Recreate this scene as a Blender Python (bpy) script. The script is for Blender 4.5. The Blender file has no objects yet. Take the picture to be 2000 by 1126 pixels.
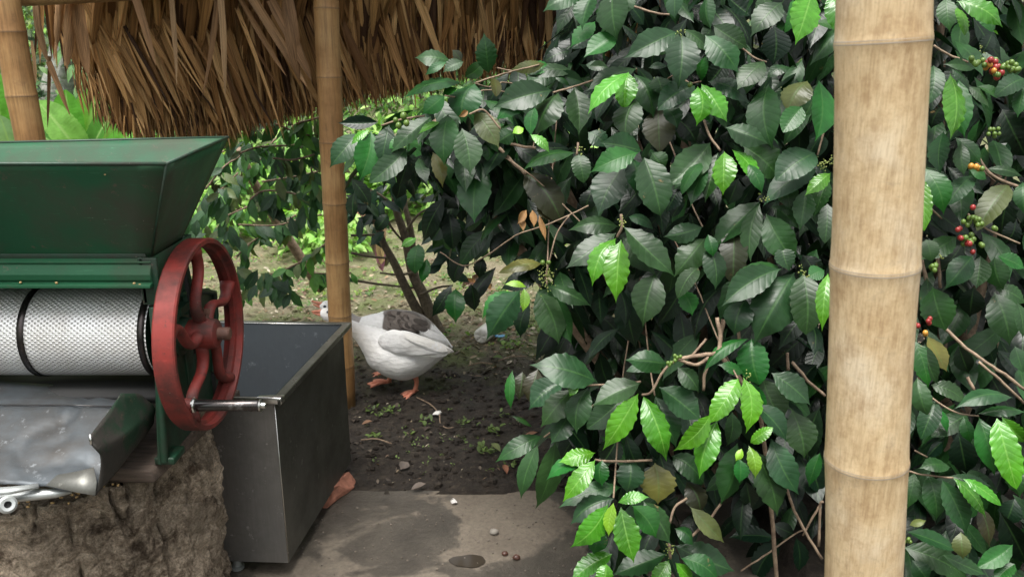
import bpy, bmesh, math, random
import numpy as np
from mathutils import Vector, Matrix, noise

R = math.radians
sc = bpy.context.scene
COL = sc.collection
random.seed(7)
RNG = np.random.default_rng(7)

# ------------------------------------------------------------------ camera
PITCH = R(16.5); CH = 1.65; F = 1600.0
cd = bpy.data.cameras.new('camera'); cam = bpy.data.objects.new('camera', cd); COL.objects.link(cam)
cam.location = (0, 0, CH); cam.rotation_euler = (math.pi/2 - PITCH, 0, 0)
cd.sensor_width = 36; cd.lens = 28.8; cd.clip_start = .05; cd.clip_end = 500
cd.dof.use_dof = True; cd.dof.focus_distance = 2.15; cd.dof.aperture_fstop = 8.5
sc.camera = cam

# ------------------------------------------------------------------ sky, sun, exposure
SUN_EL, SUN_AZ = 74, 200          # azimuth, clockwise from +Y: behind the camera, a little left
w = bpy.data.worlds.new('World'); sc.world = w; w.use_nodes = True
nt = w.node_tree; nt.nodes.clear()
sky = nt.nodes.new('ShaderNodeTexSky'); sky.sky_type = 'NISHITA'; sky.sun_disc = False
sky.sun_elevation = R(SUN_EL); sky.sun_rotation = R(SUN_AZ); sky.air_density = 1.0; sky.dust_density = 4.0; sky.ozone_density = 0.6
hs = nt.nodes.new('ShaderNodeHueSaturation'); hs.inputs['Saturation'].default_value = .12
bg = nt.nodes.new('ShaderNodeBackground'); bg.inputs['Strength'].default_value = .15
out = nt.nodes.new('ShaderNodeOutputWorld')
nt.links.new(sky.outputs[0], hs.inputs['Color']); nt.links.new(hs.outputs[0], bg.inputs[0]); nt.links.new(bg.outputs[0], out.inputs[0])
sd = bpy.data.lights.new('sun', 'SUN'); sd.energy = 2.2; sd.angle = R(32); sd.color = (1, .96, .9)
sun = bpy.data.objects.new('sun', sd); COL.objects.link(sun)
sun.rotation_euler = (R(90 - SUN_EL), 0, R(180 - SUN_AZ))
sc.view_settings.view_transform = 'Standard'; sc.view_settings.look = 'None'
sc.view_settings.exposure = 1.05; sc.view_settings.gamma = 1

# ------------------------------------------------------------------ helpers
def at(x, y, Y=None, z=None):
    """where the sight line through photo point (x, y) meets depth Y or height z"""
    u = (x-1000)/F; v = (563-y)/F
    dy = math.cos(PITCH)+v*math.sin(PITCH); dz = -math.sin(PITCH)+v*math.cos(PITCH)
    t = Y/dy if Y is not None else (z-CH)/dz
    return Vector((u*t, dy*t, CH+dz*t))
CAM = Vector((0, 0, CH))

def tag(o, label=None, cat=None, group=None, kind=None):
    if label: o['label'] = label
    if cat: o['category'] = cat
    if group: o['group'] = group
    if kind: o['kind'] = kind
    return o
def empty(name, loc=(0, 0, 0)):
    o = bpy.data.objects.new(name, None); COL.objects.link(o); o.location = loc
    o.empty_display_size = .1
    return o
def link(name, me, mat, parent=None, smooth=True):
    o = bpy.data.objects.new(name, me); COL.objects.link(o)
    if mat: me.materials.append(mat)
    if smooth and len(me.polygons): me.polygons.foreach_set('use_smooth', np.ones(len(me.polygons), bool))
    if parent:
        o.parent = parent
        if parent.type == 'EMPTY': o.matrix_parent_inverse = Matrix.Translation(-Vector(parent.location))
    return o

class MB:
    def __init__(s): s.v = []; s.f = []; s.uv = None
    def add(s, vs, fs):
        n = len(s.v); s.v += [tuple(a) for a in vs]; s.f += [tuple(i+n for i in f) for f in fs]
    def box(s, c, d, rot=None):
        c = Vector(c); M = rot if rot else Matrix.Identity(3); vs = []
        for x in (-1, 1):
            for y in (-1, 1):
                for z in (-1, 1): vs.append(c+M@Vector((x*d[0]/2, y*d[1]/2, z*d[2]/2)))
        s.add(vs, [(0,1,3,2),(4,6,7,5),(0,4,5,1),(2,3,7,6),(0,2,6,4),(1,5,7,3)])
    def hexa(s, a, b):     # two quads a (4 pts) and b (4 pts)
        s.add(list(a)+list(b), [(3,2,1,0),(4,5,6,7),(0,1,5,4),(1,2,6,5),(2,3,7,6),(3,0,4,7)])
    def tube(s, pts, rad, n=10, flat=None, caps=True, up=None):
        pts = [Vector(p) for p in pts]; k = len(pts)
        rad = [rad]*k if isinstance(rad, (int, float)) else rad
        vs = []; T0 = (pts[1]-pts[0]).normalized()
        ref = up or (Vector((0, 0, 1)) if abs(T0.z) < .9 else Vector((1, 0, 0)))
        prev = (ref-T0*ref.dot(T0)).normalized()
        for i, p in enumerate(pts):
            t = (pts[min(i+1, k-1)]-pts[max(i-1, 0)]).normalized()
            nrm = (prev-t*prev.dot(t)).normalized(); prev = nrm; b = t.cross(nrm)
            fx, fy = flat or (1, 1)
            for j in range(n):
                a = 2*math.pi*j/n
                vs.append(p+nrm*math.cos(a)*rad[i]*fx+b*math.sin(a)*rad[i]*fy)
        fs = [(i*n+j, i*n+(j+1) % n, (i+1)*n+(j+1) % n, (i+1)*n+j) for i in range(k-1) for j in range(n)]
        if caps: fs += [tuple(range(n-1, -1, -1)), tuple(range((k-1)*n, k*n))]
        s.add(vs, fs)
    def lathe(s, c, axis, prof, n=32, caps=True):   # prof: (distance along axis, radius)
        axis = Vector(axis).normalized(); s.tube_prof(Vector(c), axis, prof, n, caps)
    def tube_prof(s, c, ax, prof, n, caps):
        ref = Vector((0, 0, 1)) if abs(ax.z) < .9 else Vector((1, 0, 0))
        e1 = (ref-ax*ref.dot(ax)).normalized(); e2 = ax.cross(e1); vs = []
        for d, r in prof:
            for j in range(n):
                a = 2*math.pi*j/n; vs.append(c+ax*d+(e1*math.cos(a)+e2*math.sin(a))*r)
        k = len(prof)
        fs = [(i*n+j, i*n+(j+1) % n, (i+1)*n+(j+1) % n, (i+1)*n+j) for i in range(k-1) for j in range(n)]
        if caps: fs += [tuple(range(n-1, -1, -1)), tuple(range((k-1)*n, k*n))]
        s.add(vs, fs)
    def blob(s, c, r, n=8, m=6, jit=0, rot=None):
        c = Vector(c); r = Vector(r) if not isinstance(r, (int, float)) else Vector((r, r, r)); vs = [c+Vector((0, 0, r.z))]
        for i in range(1, m):
            for j in range(n):
                th = math.pi*i/m; ph = 2*math.pi*j/n; q = 1+random.uniform(-jit, jit)
                d = Vector((math.sin(th)*math.cos(ph)*r.x*q, math.sin(th)*math.sin(ph)*r.y*q, math.cos(th)*r.z*q))
                vs.append(c+(rot@d if rot else d))
        vs.append(c-Vector((0, 0, r.z)))
        fs = [(0, 1+j, 1+(j+1) % n) for j in range(n)]
        fs += [(1+i*n+j, 1+(i+1)*n+j, 1+(i+1)*n+(j+1) % n, 1+i*n+(j+1) % n) for i in range(m-2) for j in range(n)]
        L = len(vs)-1; o = 1+(m-2)*n
        fs += [(L, o+(j+1) % n, o+j) for j in range(n)]
        s.add(vs, fs)
    def build(s, name, mat, parent=None, smooth=True, bevel=0, solid=0, sub=0, auto=None):
        me = bpy.data.meshes.new(name); me.from_pydata(s.v, [], s.f)
        bm = bmesh.new(); bm.from_mesh(me); bmesh.ops.recalc_face_normals(bm, faces=bm.faces); 
        if auto is not None:
            for e in bm.edges:
                if len(e.link_faces) == 2 and e.calc_face_angle(0) > R(auto): e.smooth = False
        bm.to_mesh(me); bm.free()
        o = link(name, me, mat, parent, smooth)
        if solid:
            m = o.modifiers.new('solid', 'SOLIDIFY'); m.thickness = solid; m.offset = 0
        if bevel:
            m = o.modifiers.new('bevel', 'BEVEL'); m.width = bevel; m.segments = 2; m.limit_method = 'ANGLE'; m.angle_limit = R(35); m.harden_normals = False
        if sub:
            m = o.modifiers.new('sub', 'SUBSURF'); m.levels = sub; m.render_levels = sub
        return o

def poly_path(ps, n=6):
    """smooth curve (Catmull-Rom) through points; tuples may carry a radius as last value"""
    P = [np.array(p, float) for p in ps]; out = []
    P = [2*P[0]-P[1]]+P+[2*P[-1]-P[-2]]
    for i in range(1, len(P)-2):
        for k in range(n):
            t = k/n; a, b, c, d = P[i-1:i+3]
            out.append(.5*((2*b)+(-a+c)*t+(2*a-5*b+4*c-d)*t*t+(-a+3*b-3*c+d)*t**3))
    out.append(P[-2]); return out

# ------------------------------------------------------------------ blades: leaves, thatch, feathers
PT = np.array([0, .035, .10, .22, .38, .55, .70, .82, .90, .95, 1.0])
PROF = {'leaf': np.array([.025, .05, .30, .70, .96, 1, .80, .45, .16, .06, .004]),
        'round': np.array([.03, .12, .50, .84, 1, 1, .90, .68, .44, .25, .01]),
        'strip': np.array([.9, .95, 1, 1, 1, .95, .82, .62, .42, .24, .02]),
        'feather': np.array([.25, .45, .7, .88, .97, 1, .98, .9, .75, .55, .1]),
        'banana': np.array([.03, .1, .5, .85, 1, 1, .95, .82, .6, .4, .02])}
class Blades:
    def __init__(s): s.V = []; s.Fc = []; s.UV = []; s.C = []; s.n = 0
    def add(s, B, T, N, w, col, nt=14, ns=4, arch=.08, fold=.12, ripple=.03, waves=9, prof='leaf', twist=0, marg=.05, tipcurl=0, bend=0):
        B = np.array(B, float); T = np.array(T, float); N = np.array(N, float)
        A = T-B; L = np.linalg.norm(A)
        if L < 1e-5: return
        a = A/L; N = N-a*N.dot(a); q = np.linalg.norm(N)
        if q < 1e-3: N = np.array([.3, .5, .8]); N -= a*N.dot(a); q = np.linalg.norm(N)
        N /= q; S = np.cross(a, N)
        t = np.linspace(0, 1, nt+1)[:, None]; u = np.linspace(-1, 1, ns+1)[None, :]
        f = np.interp(t[:, 0], PT, PROF[prof])[:, None]
        ph = random.uniform(0, 6.28)
        ph2 = random.uniform(0, 6.28); wv = waves*random.uniform(.62, .85)
        f2 = f*(1+marg*(np.sin(2*np.pi*t*wv+ph+(u > 0)*ph2)+.5*np.sin(2*np.pi*t*wv*1.7+ph2))*np.abs(u))
        hw = w/2
        tw = twist*(t-.3); ct, st = np.cos(tw), np.sin(tw)
        off = u*hw*f2
        h = fold*np.abs(u)*hw*f + ripple*w*(np.sin(2*np.pi*(t*waves-np.abs(u)*.7))+.8*np.sin(2*np.pi*t*wv+ph+(u > 0)*ph2)*u*u)*np.abs(u)**1.3*np.minimum(f*1.3, 1)
        h = h + (-fold*.5*hw*f)
        cen = arch*L*4*t*(1-t) - tipcurl*L*t**4
        X = off*ct - h*st; H = off*st + h*ct + cen
        X = X + bend*L*4*t*(1-t)
        P = B[None, None, :] + a*(t[:, :, None]*L) + S*X[:, :, None] + N*H[:, :, None]
        P = P.reshape(-1, 3)
        i = np.arange(nt)[:, None]*(ns+1); j = np.arange(ns)[None, :]
        q0 = (i+j).ravel(); F4 = np.stack([q0, q0+1, q0+ns+2, q0+ns+1], 1)+s.n
        U = np.broadcast_to((u+1)/2, (nt+1, ns+1)).ravel(); Vv = np.broadcast_to(t, (nt+1, ns+1)).ravel()
        s.V.append(P); s.Fc.append(F4); s.UV.append(np.stack([U, Vv], 1))
        c = np.empty((len(P), 4), np.float32); c[:, :3] = col[:3]; c[:, 3] = col[3] if len(col) > 3 else random.random()
        s.C.append(c); s.n += len(P)
    def build(s, name, mat, parent=None):
        V = np.concatenate(s.V).astype(np.float32); Fq = np.concatenate(s.Fc).astype(np.int32)
        UV = np.concatenate(s.UV).astype(np.float32); C = np.concatenate(s.C)
        me = bpy.data.meshes.new(name); me.vertices.add(len(V)); me.vertices.foreach_set('co', V.ravel())
        me.loops.add(Fq.size); me.loops.foreach_set('vertex_index', Fq.ravel())
        me.polygons.add(len(Fq)); me.polygons.foreach_set('loop_start', np.arange(0, Fq.size, 4, dtype=np.int32))
        me.update(calc_edges=True)
        uvl = me.uv_layers.new(name='UVMap'); uvl.data.foreach_set('uv', UV[Fq.ravel()].ravel())
        ca = me.color_attributes.new('col', 'FLOAT_COLOR', 'POINT'); ca.data.foreach_set('color', C.ravel().astype(np.float32))
        me.validate()
        return link(name, me, mat, parent)

# ------------------------------------------------------------------ materials
class NT:
    def __init__(s, name):
        s.m = bpy.data.materials.new(name); s.m.use_nodes = True; s.t = s.m.node_tree; s.t.nodes.clear()
        s.o = s.n('ShaderNodeOutputMaterial'); s.p = s.n('ShaderNodeBsdfPrincipled'); s.l(s.p.outputs[0], s.o.inputs[0])
        s.tc = None
    def n(s, t, **k):
        nd = s.t.nodes.new(t)
        for a, b in k.items(): setattr(nd, a, b)
        return nd
    def l(s, a, b): s.t.links.new(a, b)
    def coord(s, kind='Object'):
        if not s.tc: s.tc = s.n('ShaderNodeTexCoord')
        return s.tc.outputs[kind]
    def mapping(s, scale=(1, 1, 1), src=None, rot=(0, 0, 0), loc=(0, 0, 0)):
        m = s.n('ShaderNodeMapping'); m.inputs['Scale'].default_value = scale; m.inputs['Rotation'].default_value = rot; m.inputs['Location'].default_value = loc
        s.l(src or s.coord(), m.inputs[0]); return m.outputs[0]
    def noise(s, scale=5, detail=4, rough=.55, vec=None, dist=0):
        n = s.n('ShaderNodeTexNoise'); n.inputs['Scale'].default_value = scale; n.inputs['Detail'].default_value = detail
        n.inputs['Roughness'].default_value = rough; n.inputs['Distortion'].default_value = dist
        s.l(vec or s.coord(), n.inputs['Vector']); return n.outputs[0]
    def voro(s, scale=5, vec=None, feat='F1', rand=1):
        n = s.n('ShaderNodeTexVoronoi', feature=feat); n.inputs['Scale'].default_value = scale; n.inputs['Randomness'].default_value = rand
        s.l(vec or s.coord(), n.inputs['Vector']); return n.outputs['Distance']
    def ramp(s, src, stops):
        r = s.n('ShaderNodeValToRGB'); e = r.color_ramp.elements
        while len(e) < len(stops): e.new(.5)
        for x, (p, c) in zip(e, stops):
            x.position = p; x.color = (*c, 1) if not isinstance(c, (int, float)) else (c, c, c, 1)
        s.l(src, r.inputs[0]); return r.outputs[0]
    def mix(s, a, b, f, mode='MIX'):
        m = s.n('ShaderNodeMix', data_type='RGBA', blend_type=mode)
        for i, v in ((0, f), (6, a), (7, b)):
            if isinstance(v, (int, float)): m.inputs[i].default_value = v if i == 0 else (v, v, v, 1)
            elif isinstance(v, tuple): m.inputs[i].default_value = (*v, 1)
            else: s.l(v, m.inputs[i])
        return m.outputs[2]
    def math(s, op, a, b=None, c=None, clamp=False):
        m = s.n('ShaderNodeMath', operation=op); m.use_clamp = clamp
        for i, v in enumerate((a, b, c)):
            if v is None: continue
            if isinstance(v, (int, float)): m.inputs[i].default_value = v
            else: s.l(v, m.inputs[i])
        return m.outputs[0]
    def set(s, **k):
        for a, v in k.items():
            i = s.p.inputs[{'base': 'Base Color', 'rough': 'Roughness', 'metal': 'Metallic', 'spec': 'Specular IOR Level', 'coat': 'Coat Weight', 'sheen': 'Sheen Weight', 'trans': 'Transmission Weight'}[a]]
            if isinstance(v, (int, float)): i.default_value = v
            elif isinstance(v, tuple): i.default_value = (*v, 1)
            else: s.l(v, i)
        return s
    def bump(s, h, strength=.5, dist=.01, prev=None):
        b = s.n('ShaderNodeBump'); b.inputs['Strength'].default_value = strength; b.inputs['Distance'].default_value = dist
        s.l(h, b.inputs['Height'])
        if prev: s.l(prev, b.inputs['Normal'])
        s.l(b.outputs[0], s.p.inputs['Normal']); return b.outputs[0]
    def attr(s, name='col'):
        a = s.n('ShaderNodeAttribute', attribute_name=name); return a
    def translucent(s, col, f):
        tr = s.n('ShaderNodeBsdfTranslucent'); 
        if isinstance(col, tuple): tr.inputs[0].default_value = (*col, 1)
        else: s.l(col, tr.inputs[0])
        mx = s.n('ShaderNodeMixShader'); mx.inputs[0].default_value = f
        s.l(s.p.outputs[0], mx.inputs[1]); s.l(tr.outputs[0], mx.inputs[2]); s.l(mx.outputs[0], s.o.inputs[0])

def leaf_mat(name, rough=.36, trans=.15, vein=(.10, .17, .07), veinf=.42, waves=9, bump=.16, spots=True, spec=.5, sidev=.28, midw=1):
    m = NT(name); a = m.attr(); uv = m.n('ShaderNodeSeparateXYZ'); m.l(m.coord('UV'), uv.inputs[0])
    du = m.math('ABSOLUTE', m.math('SUBTRACT', uv.outputs[0], .5))
    mid = m.ramp(du, [(0, 1), (.018*midw, .8), (.04*midw, 0)])
    ph = m.math('SUBTRACT', m.math('MULTIPLY', uv.outputs[1], waves), m.math('MULTIPLY', du, 2.8))
    tri = m.math('PINGPONG', ph, .5)                       # 0 at a side vein
    sv = m.ramp(tri, [(0, 1), (.05, .5), (.10, 0)])
    n1 = m.noise(14, 3, .6); n2 = m.noise(160, 2, .5)
    base = m.mix(a.outputs[0], a.outputs[0], 0)
    base = m.mix(base, m.ramp(n1, [(.3, .62), (.7, 1.35)]), 1, 'MULTIPLY')
    vc = m.mix(a.outputs[0], vein, .75)
    base = m.mix(base, vc, m.math('MULTIPLY', mid, veinf))
    base = m.mix(base, vc, m.math('MULTIPLY', sv, veinf*sidev))
    if spots:
        sp = m.ramp(m.voro(95), [(0, 1), (.055, 1), (.075, 0)])
        sel = m.ramp(m.noise(9, 2), [(.60, 0), (.68, 1)])
        base = m.mix(base, (.35, .36, .30), m.math('MULTIPLY', sp, sel))
        dmg = m.ramp(m.noise(22, 4, .7), [(.69, 0), (.74, .8)])
        base = m.mix(base, (.16, .11, .045), dmg)
    m.set(base=base, rough=m.ramp(n1, [(.25, rough-.07), (.8, rough+.14)]), spec=spec)
    h = m.math('ADD', m.math('MULTIPLY', m.ramp(tri, [(0, 0), (.25, .85), (.5, 1)]), 1), m.math('MULTIPLY', n2, .12))
    h = m.math('SUBTRACT', h, m.math('MULTIPLY', mid, 1.2))
    m.bump(h, bump, .0045)
    m.translucent(m.mix(a.outputs[0], (1.25, 1.3, .6), 1, 'MULTIPLY'), trans)
    return m.m
M = {}
M['leaf'] = leaf_mat('coffee_leaf', .33, .10, (.07, .17, .04), spec=.34, sidev=.2, bump=.085)
M['young'] = leaf_mat('young_coffee_leaf', .26, .14, (.30, .55, .12), .35, spots=False, bump=.15)
M['bgleaf'] = leaf_mat('background_leaf', .45, .35, (.15, .3, .1), .4, bump=.2, spots=False)
M['banana'] = leaf_mat('banana_leaf', .35, .45, (.40, .60, .2), .95, waves=26, bump=.10, spots=False, sidev=.10, midw=1.5)

m = NT('bamboo'); v = m.mapping((30, 30, 1.6)); s1 = m.noise(3.0, 6, .62, v); s2 = m.noise(5, 5, .6)
v2 = m.mapping((90, 90, 5)); s3 = m.noise(3, 4, .7, v2)
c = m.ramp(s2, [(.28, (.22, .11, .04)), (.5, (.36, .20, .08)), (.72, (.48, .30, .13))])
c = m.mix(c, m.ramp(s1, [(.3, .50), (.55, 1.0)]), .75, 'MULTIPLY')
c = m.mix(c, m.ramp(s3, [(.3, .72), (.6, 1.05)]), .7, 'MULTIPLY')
blot = m.ramp(m.noise(16, 6, .75), [(.58, 0), (.70, 1)])
c = m.mix(c, (.16, .09, .045), m.math('MULTIPLY', blot, .55))
m.set(base=c, rough=.5, spec=.35); m.bump(m.math('ADD', s1, s3), .25, .002); M['bamboo'] = m.m
m = NT('pale_bamboo'); v = m.mapping((26, 26, 5)); s1 = m.noise(2.6, 6, .62, v); v2 = m.mapping((120, 120, 9)); s3 = m.noise(3, 5, .7, v2); s2 = m.noise(7, 5, .6)
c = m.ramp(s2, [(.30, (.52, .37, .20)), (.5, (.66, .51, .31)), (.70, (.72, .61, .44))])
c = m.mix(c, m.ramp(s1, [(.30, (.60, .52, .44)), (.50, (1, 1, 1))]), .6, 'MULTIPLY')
c = m.mix(c, m.ramp(s3, [(.32, (.62, .56, .50)), (.55, (1.03, 1.03, 1.03))]), .6, 'MULTIPLY')
blot = m.ramp(m.noise(17, 8, .85), [(.55, 0), (.68, 1)])
c = m.mix(c, (.26, .18, .12), m.math('MULTIPLY', blot, .6)); c = m.mix(c, m.ramp(m.noise(34, 6, .8), [(.38, (.72, .64, .58)), (.55, (1, 1, 1))]), .7, 'MULTIPLY')
scr = m.ramp(m.noise(5, 6, .75, m.mapping((4, 4, 22), rot=(0, .5, 0))), [(.62, 0), (.70, 1)])
c = m.mix(c, (.30, .25, .19), m.math('MULTIPLY', scr, .35))
m.set(base=c, rough=.42, spec=.4); m.bump(m.math('ADD', s1, s3), .3, .0015); M['pale_bamboo'] = m.m
m = NT('bamboo_node'); v = m.mapping((4, 4, 160)); c = m.ramp(m.noise(3, 4, .6, v), [(.35, (.30, .235, .17)), (.6, (.50, .42, .33))])
m.set(base=c, rough=.6); M['node'] = m.m
m = NT('dark_bamboo_node'); v = m.mapping((4, 4, 160)); c = m.ramp(m.noise(3, 4, .6, v), [(.35, (.05, .035, .025)), (.65, (.17, .11, .07))])
m.set(base=c, rough=.6); M['dnode'] = m.m

m = NT('dry_thatch'); a = m.attr(); uv = m.n('ShaderNodeSeparateXYZ'); m.l(m.coord('UV'), uv.inputs[0])
st = m.n('ShaderNodeCombineXYZ'); m.l(m.math('MULTIPLY', uv.outputs[0], 22), st.inputs[0]); m.l(m.math('MULTIPLY', uv.outputs[1], 2.5), st.inputs[1]); m.l(m.math('MULTIPLY', a.outputs['Alpha'], 50), st.inputs[2])
nn = m.noise(1, 4, .6, st.outputs[0])
c = m.mix(a.outputs[0], m.ramp(nn, [(.32, .35), (.62, 1.4)]), 1, 'MULTIPLY')
m.set(base=c, rough=.62, spec=.25); m.bump(nn, .5, .003); m.translucent(m.mix(c, (1.1, .8, .5), 1, 'MULTIPLY'), .06); M['thatch'] = m.m

m = NT('soil'); geo = m.n('ShaderNodeSeparateXYZ'); m.l(m.coord(), geo.inputs[0])
n1 = m.noise(3.2, 6, .65); n2 = m.noise(28, 6, .7); n3 = m.noise(110, 4, .7)
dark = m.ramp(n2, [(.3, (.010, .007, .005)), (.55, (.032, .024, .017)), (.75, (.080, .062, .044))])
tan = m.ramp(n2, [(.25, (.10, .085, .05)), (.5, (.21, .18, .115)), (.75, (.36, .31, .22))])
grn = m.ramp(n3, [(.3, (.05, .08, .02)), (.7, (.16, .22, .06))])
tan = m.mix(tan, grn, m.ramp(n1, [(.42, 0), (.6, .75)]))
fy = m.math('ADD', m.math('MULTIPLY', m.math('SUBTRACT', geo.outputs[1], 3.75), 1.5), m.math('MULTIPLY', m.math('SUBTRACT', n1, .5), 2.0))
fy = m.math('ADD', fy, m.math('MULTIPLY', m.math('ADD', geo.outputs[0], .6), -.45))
c = m.mix(dark, tan, m.math('MULTIPLY', fy, 1, clamp=True))  # paler far ground: dry litter tone, with its stronger light mixed into the colour
fk = m.ramp(m.voro(120), [(0, 1), (.06, 1), (.09, 0)]); c = m.mix(c, (.32, .30, .26), m.math('MULTIPLY', fk, m.ramp(n2, [(.52, 0), (.6, .8)])))
m.set(base=c, rough=m.ramp(n1, [(.35, .55), (.6, .9)]), spec=.35)
b = m.bump(m.math('ADD', n2, m.math('MULTIPLY', n3, .5)), .9, .03); M['soil'] = m.m

m = NT('stained_concrete'); n1 = m.noise(2.1, 5, .55, dist=.6); n2 = m.noise(60, 5, .7); n3 = m.noise(8, 5, .6)
wet = m.ramp(n1, [(.47, 0), (.50, .9), (.56, 1)])
dry = m.ramp(n3, [(.25, (.105, .086, .066)), (.75, (.155, .130, .10))]); wc = m.ramp(n3, [(.3, (.038, .032, .026)), (.7, (.070, .060, .048))])
c = m.mix(dry, wc, wet); c = m.mix(c, m.ramp(n2, [(.3, .7), (.7, 1.25)]), .8, 'MULTIPLY')
pit = m.ramp(m.noise(34, 4, .7), [(.66, 0), (.70, 1)]); c = m.mix(c, (.04, .03, .025), m.math('MULTIPLY', pit, .7))
pb = m.ramp(m.voro(85), [(0, 1), (.04, 1), (.06, 0)]); c = m.mix(c, (.2, .18, .15), m.math('MULTIPLY', pb, m.ramp(n1, [(.5, 0), (.55, .7)])))
m.set(base=c, rough=m.mix(.85, .45, wet), spec=.4); m.bump(m.math('ADD', n2, n3), .5, .008); M['concrete'] = m.m

def paint(name, col, dirt, rough=.35, dscale=5, damt=.5, chips=(.08, .06, .04), metal=0, spec=.5):
    m = NT(name); n1 = m.noise(dscale, 6, .65); n2 = m.noise(45, 5, .7); n3 = m.noise(2.2, 3, .5)
    c = m.mix(col, tuple(x*1.6 for x in col), m.ramp(n3, [(.35, 0), (.7, .6)]))
    c = m.mix(c, dirt, m.math('MULTIPLY', m.ramp(n1, [(.42, 0), (.66, 1)]), damt))
    c = m.mix(c, chips, m.ramp(m.noise(26, 7, .8), [(.60, 0), (.66, .8)]))
    fl = m.ramp(m.voro(60), [(0, 1), (.05, 1), (.07, 0)]); c = m.mix(c, (.30, .27, .22), m.math('MULTIPLY', fl, m.ramp(n1, [(.55, 0), (.62, .7)])))
    st1 = m.ramp(m.noise(3, 6, .8, m.mapping((5, 5, 60), rot=(.3, .9, 0))), [(.62, 0), (.66, .5)]); c = m.mix(c, tuple(min(1, x*2.5+.03) for x in col), st1)
    m.set(base=c, rough=m.ramp(n1, [(.3, rough-.05), (.7, rough+.22)]), metal=metal, spec=spec)
    m.bump(m.math('ADD', n1, m.math('MULTIPLY', n2, .25)), .22, .006); return m.m
M['green'] = paint('green_paint', (.016, .080, .038), (.062, .062, .046), .5, 3.6, .85, (.10, .085, .062), spec=.22)
M['green_in'] = paint('sky_teal_inner_green', (.006, .040, .030), (.03, .045, .038), .55, 4, .6, spec=.12)  # hopper green again, with the teal sky reflection put into its colour
M['green_dark'] = paint('green_cast_paint', (.007, .035, .018), (.025, .02, .014), .42, 14, .7)
M['red'] = paint('red_paint', (.175, .020, .015), (.040, .017, .013), .55, 11, .9, (.05, .02, .015))
M['rust'] = paint('rusty_steel', (.10, .045, .03), (.05, .03, .025), .6, 20, .7)
m = NT('punched_copper_sheet'); uv = m.n('ShaderNodeSeparateXYZ'); m.l(m.coord('UV'), uv.inputs[0])
k = 2*math.pi
cs = m.math('MULTIPLY', m.math('COSINE', m.math('MULTIPLY', uv.outputs[0], k)), m.math('COSINE', m.math('MULTIPLY', uv.outputs[1], k)))
hgt = m.math('MAXIMUM', cs, 0)
# only every second lobe of cos*cos is positive, which gives staggered rows
grime = m.ramp(m.noise(9, 5, .7), [(.40, 0), (.7, .55)])
c = m.mix((.95, .95, .94), (.60, .54, .48), grime)
up = m.math('SINE', m.math('MULTIPLY', uv.outputs[1], k))
hole = m.ramp(m.math('MULTIPLY', hgt, 1), [(.55, 0), (.8, 1)])
c = m.mix(c, (.25, .23, .21), m.math('MULTIPLY', hole, .6))
bl = m.ramp(m.voro(28), [(0, 1), (.06, 1), (.085, 0)]); c = m.mix(c, (.07, .03, .025), m.math('MULTIPLY', bl, m.ramp(m.noise(7, 2), [(.5, 0), (.56, 1)])))
m.set(base=c, metal=.55, rough=.42); m.bump(hgt, .6, .003); M['drum'] = m.m
def steel(name, c1, c2, rough, metal=.9, stain=(.06, .05, .04), sa=.5, st=(60, 60, 4)):
    m = NT(name); n1 = m.noise(6, 6, .65); n2 = m.noise(3, 4, .7, m.mapping(st)); n3 = m.noise(24, 6, .75)
    c = m.mix(c1, c2, n2); c = m.mix(c, stain, m.math('MULTIPLY', m.ramp(n1, [(.42, 0), (.65, 1)]), sa))
    c = m.mix(c, tuple(min(1, x*2.2+.06) for x in c2), m.ramp(n3, [(.60, 0), (.68, .5)]))
    m.set(base=c, metal=metal, rough=m.ramp(n1, [(.3, rough-.08), (.7, rough+.15)])); m.bump(n1, .12, .006); return m.m
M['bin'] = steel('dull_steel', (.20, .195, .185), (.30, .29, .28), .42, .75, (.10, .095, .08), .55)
M['bin_dark'] = steel('shaded_side_steel', (.075, .075, .065), (.12, .12, .105), .42, .6, (.035, .035, .025), .6)  # bin steel darkened, the shade on its side panels put into the colour
M['bin_in'] = steel('inner_steel', (.10, .115, .13), (.13, .15, .165), .5, .5, (.07, .075, .08), .4)
M['rim'] = steel('rim_steel', (.14, .14, .12), (.24, .24, .21), .3, .8, (.04, .04, .03), .7)
M['blacksteel'] = steel('black_steel', (.04, .04, .04), (.10, .10, .10), .22, .9, (.08, .04, .03), .4)
M['bright'] = steel('bright_steel', (.6, .6, .58), (.75, .75, .72), .28, 1, (.3, .28, .25), .4)
M['sheet'] = steel('dented_zinc_sheet', (.045, .054, .061), (.105, .117, .128), .52, .5, (.05, .042, .034), .8, (3, 8, 8))
m = NT('bark'); n1 = m.noise(9, 8, .75); n2 = m.noise(46, 8, .85); n3 = m.noise(3, 4, .6, m.mapping((10, 10, 2)))
c = m.ramp(n2, [(.30, (.08, .062, .046)), (.46, (.25, .20, .15)), (.64, (.56, .48, .38))])
c = m.mix(c, (.50, .42, .33), m.ramp(m.noise(5, 3, .6), [(.45, 0), (.6, .6)])); c = m.mix(c, m.ramp(n1, [(.38, (.28, .23, .19)), (.48, (1.3, 1.25, 1.2))]), .9, 'MULTIPLY'); vc = m.n('ShaderNodeTexVoronoi'); vc.inputs['Scale'].default_value = 11; m.l(m.coord(), vc.inputs['Vector']); c = m.mix(c, m.ramp(m.noise(160, 6, .8), [(.35, .55), (.62, 1.55)]), .8, 'MULTIPLY'); c = m.mix(c, m.ramp(vc.outputs['Color'], [(0, .65), (1, 1.35)]), .8, 'MULTIPLY')
mo = m.ramp(n3, [(.6, 0), (.75, .45)]); c = m.mix(c, (.05, .05, .022), mo)
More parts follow.
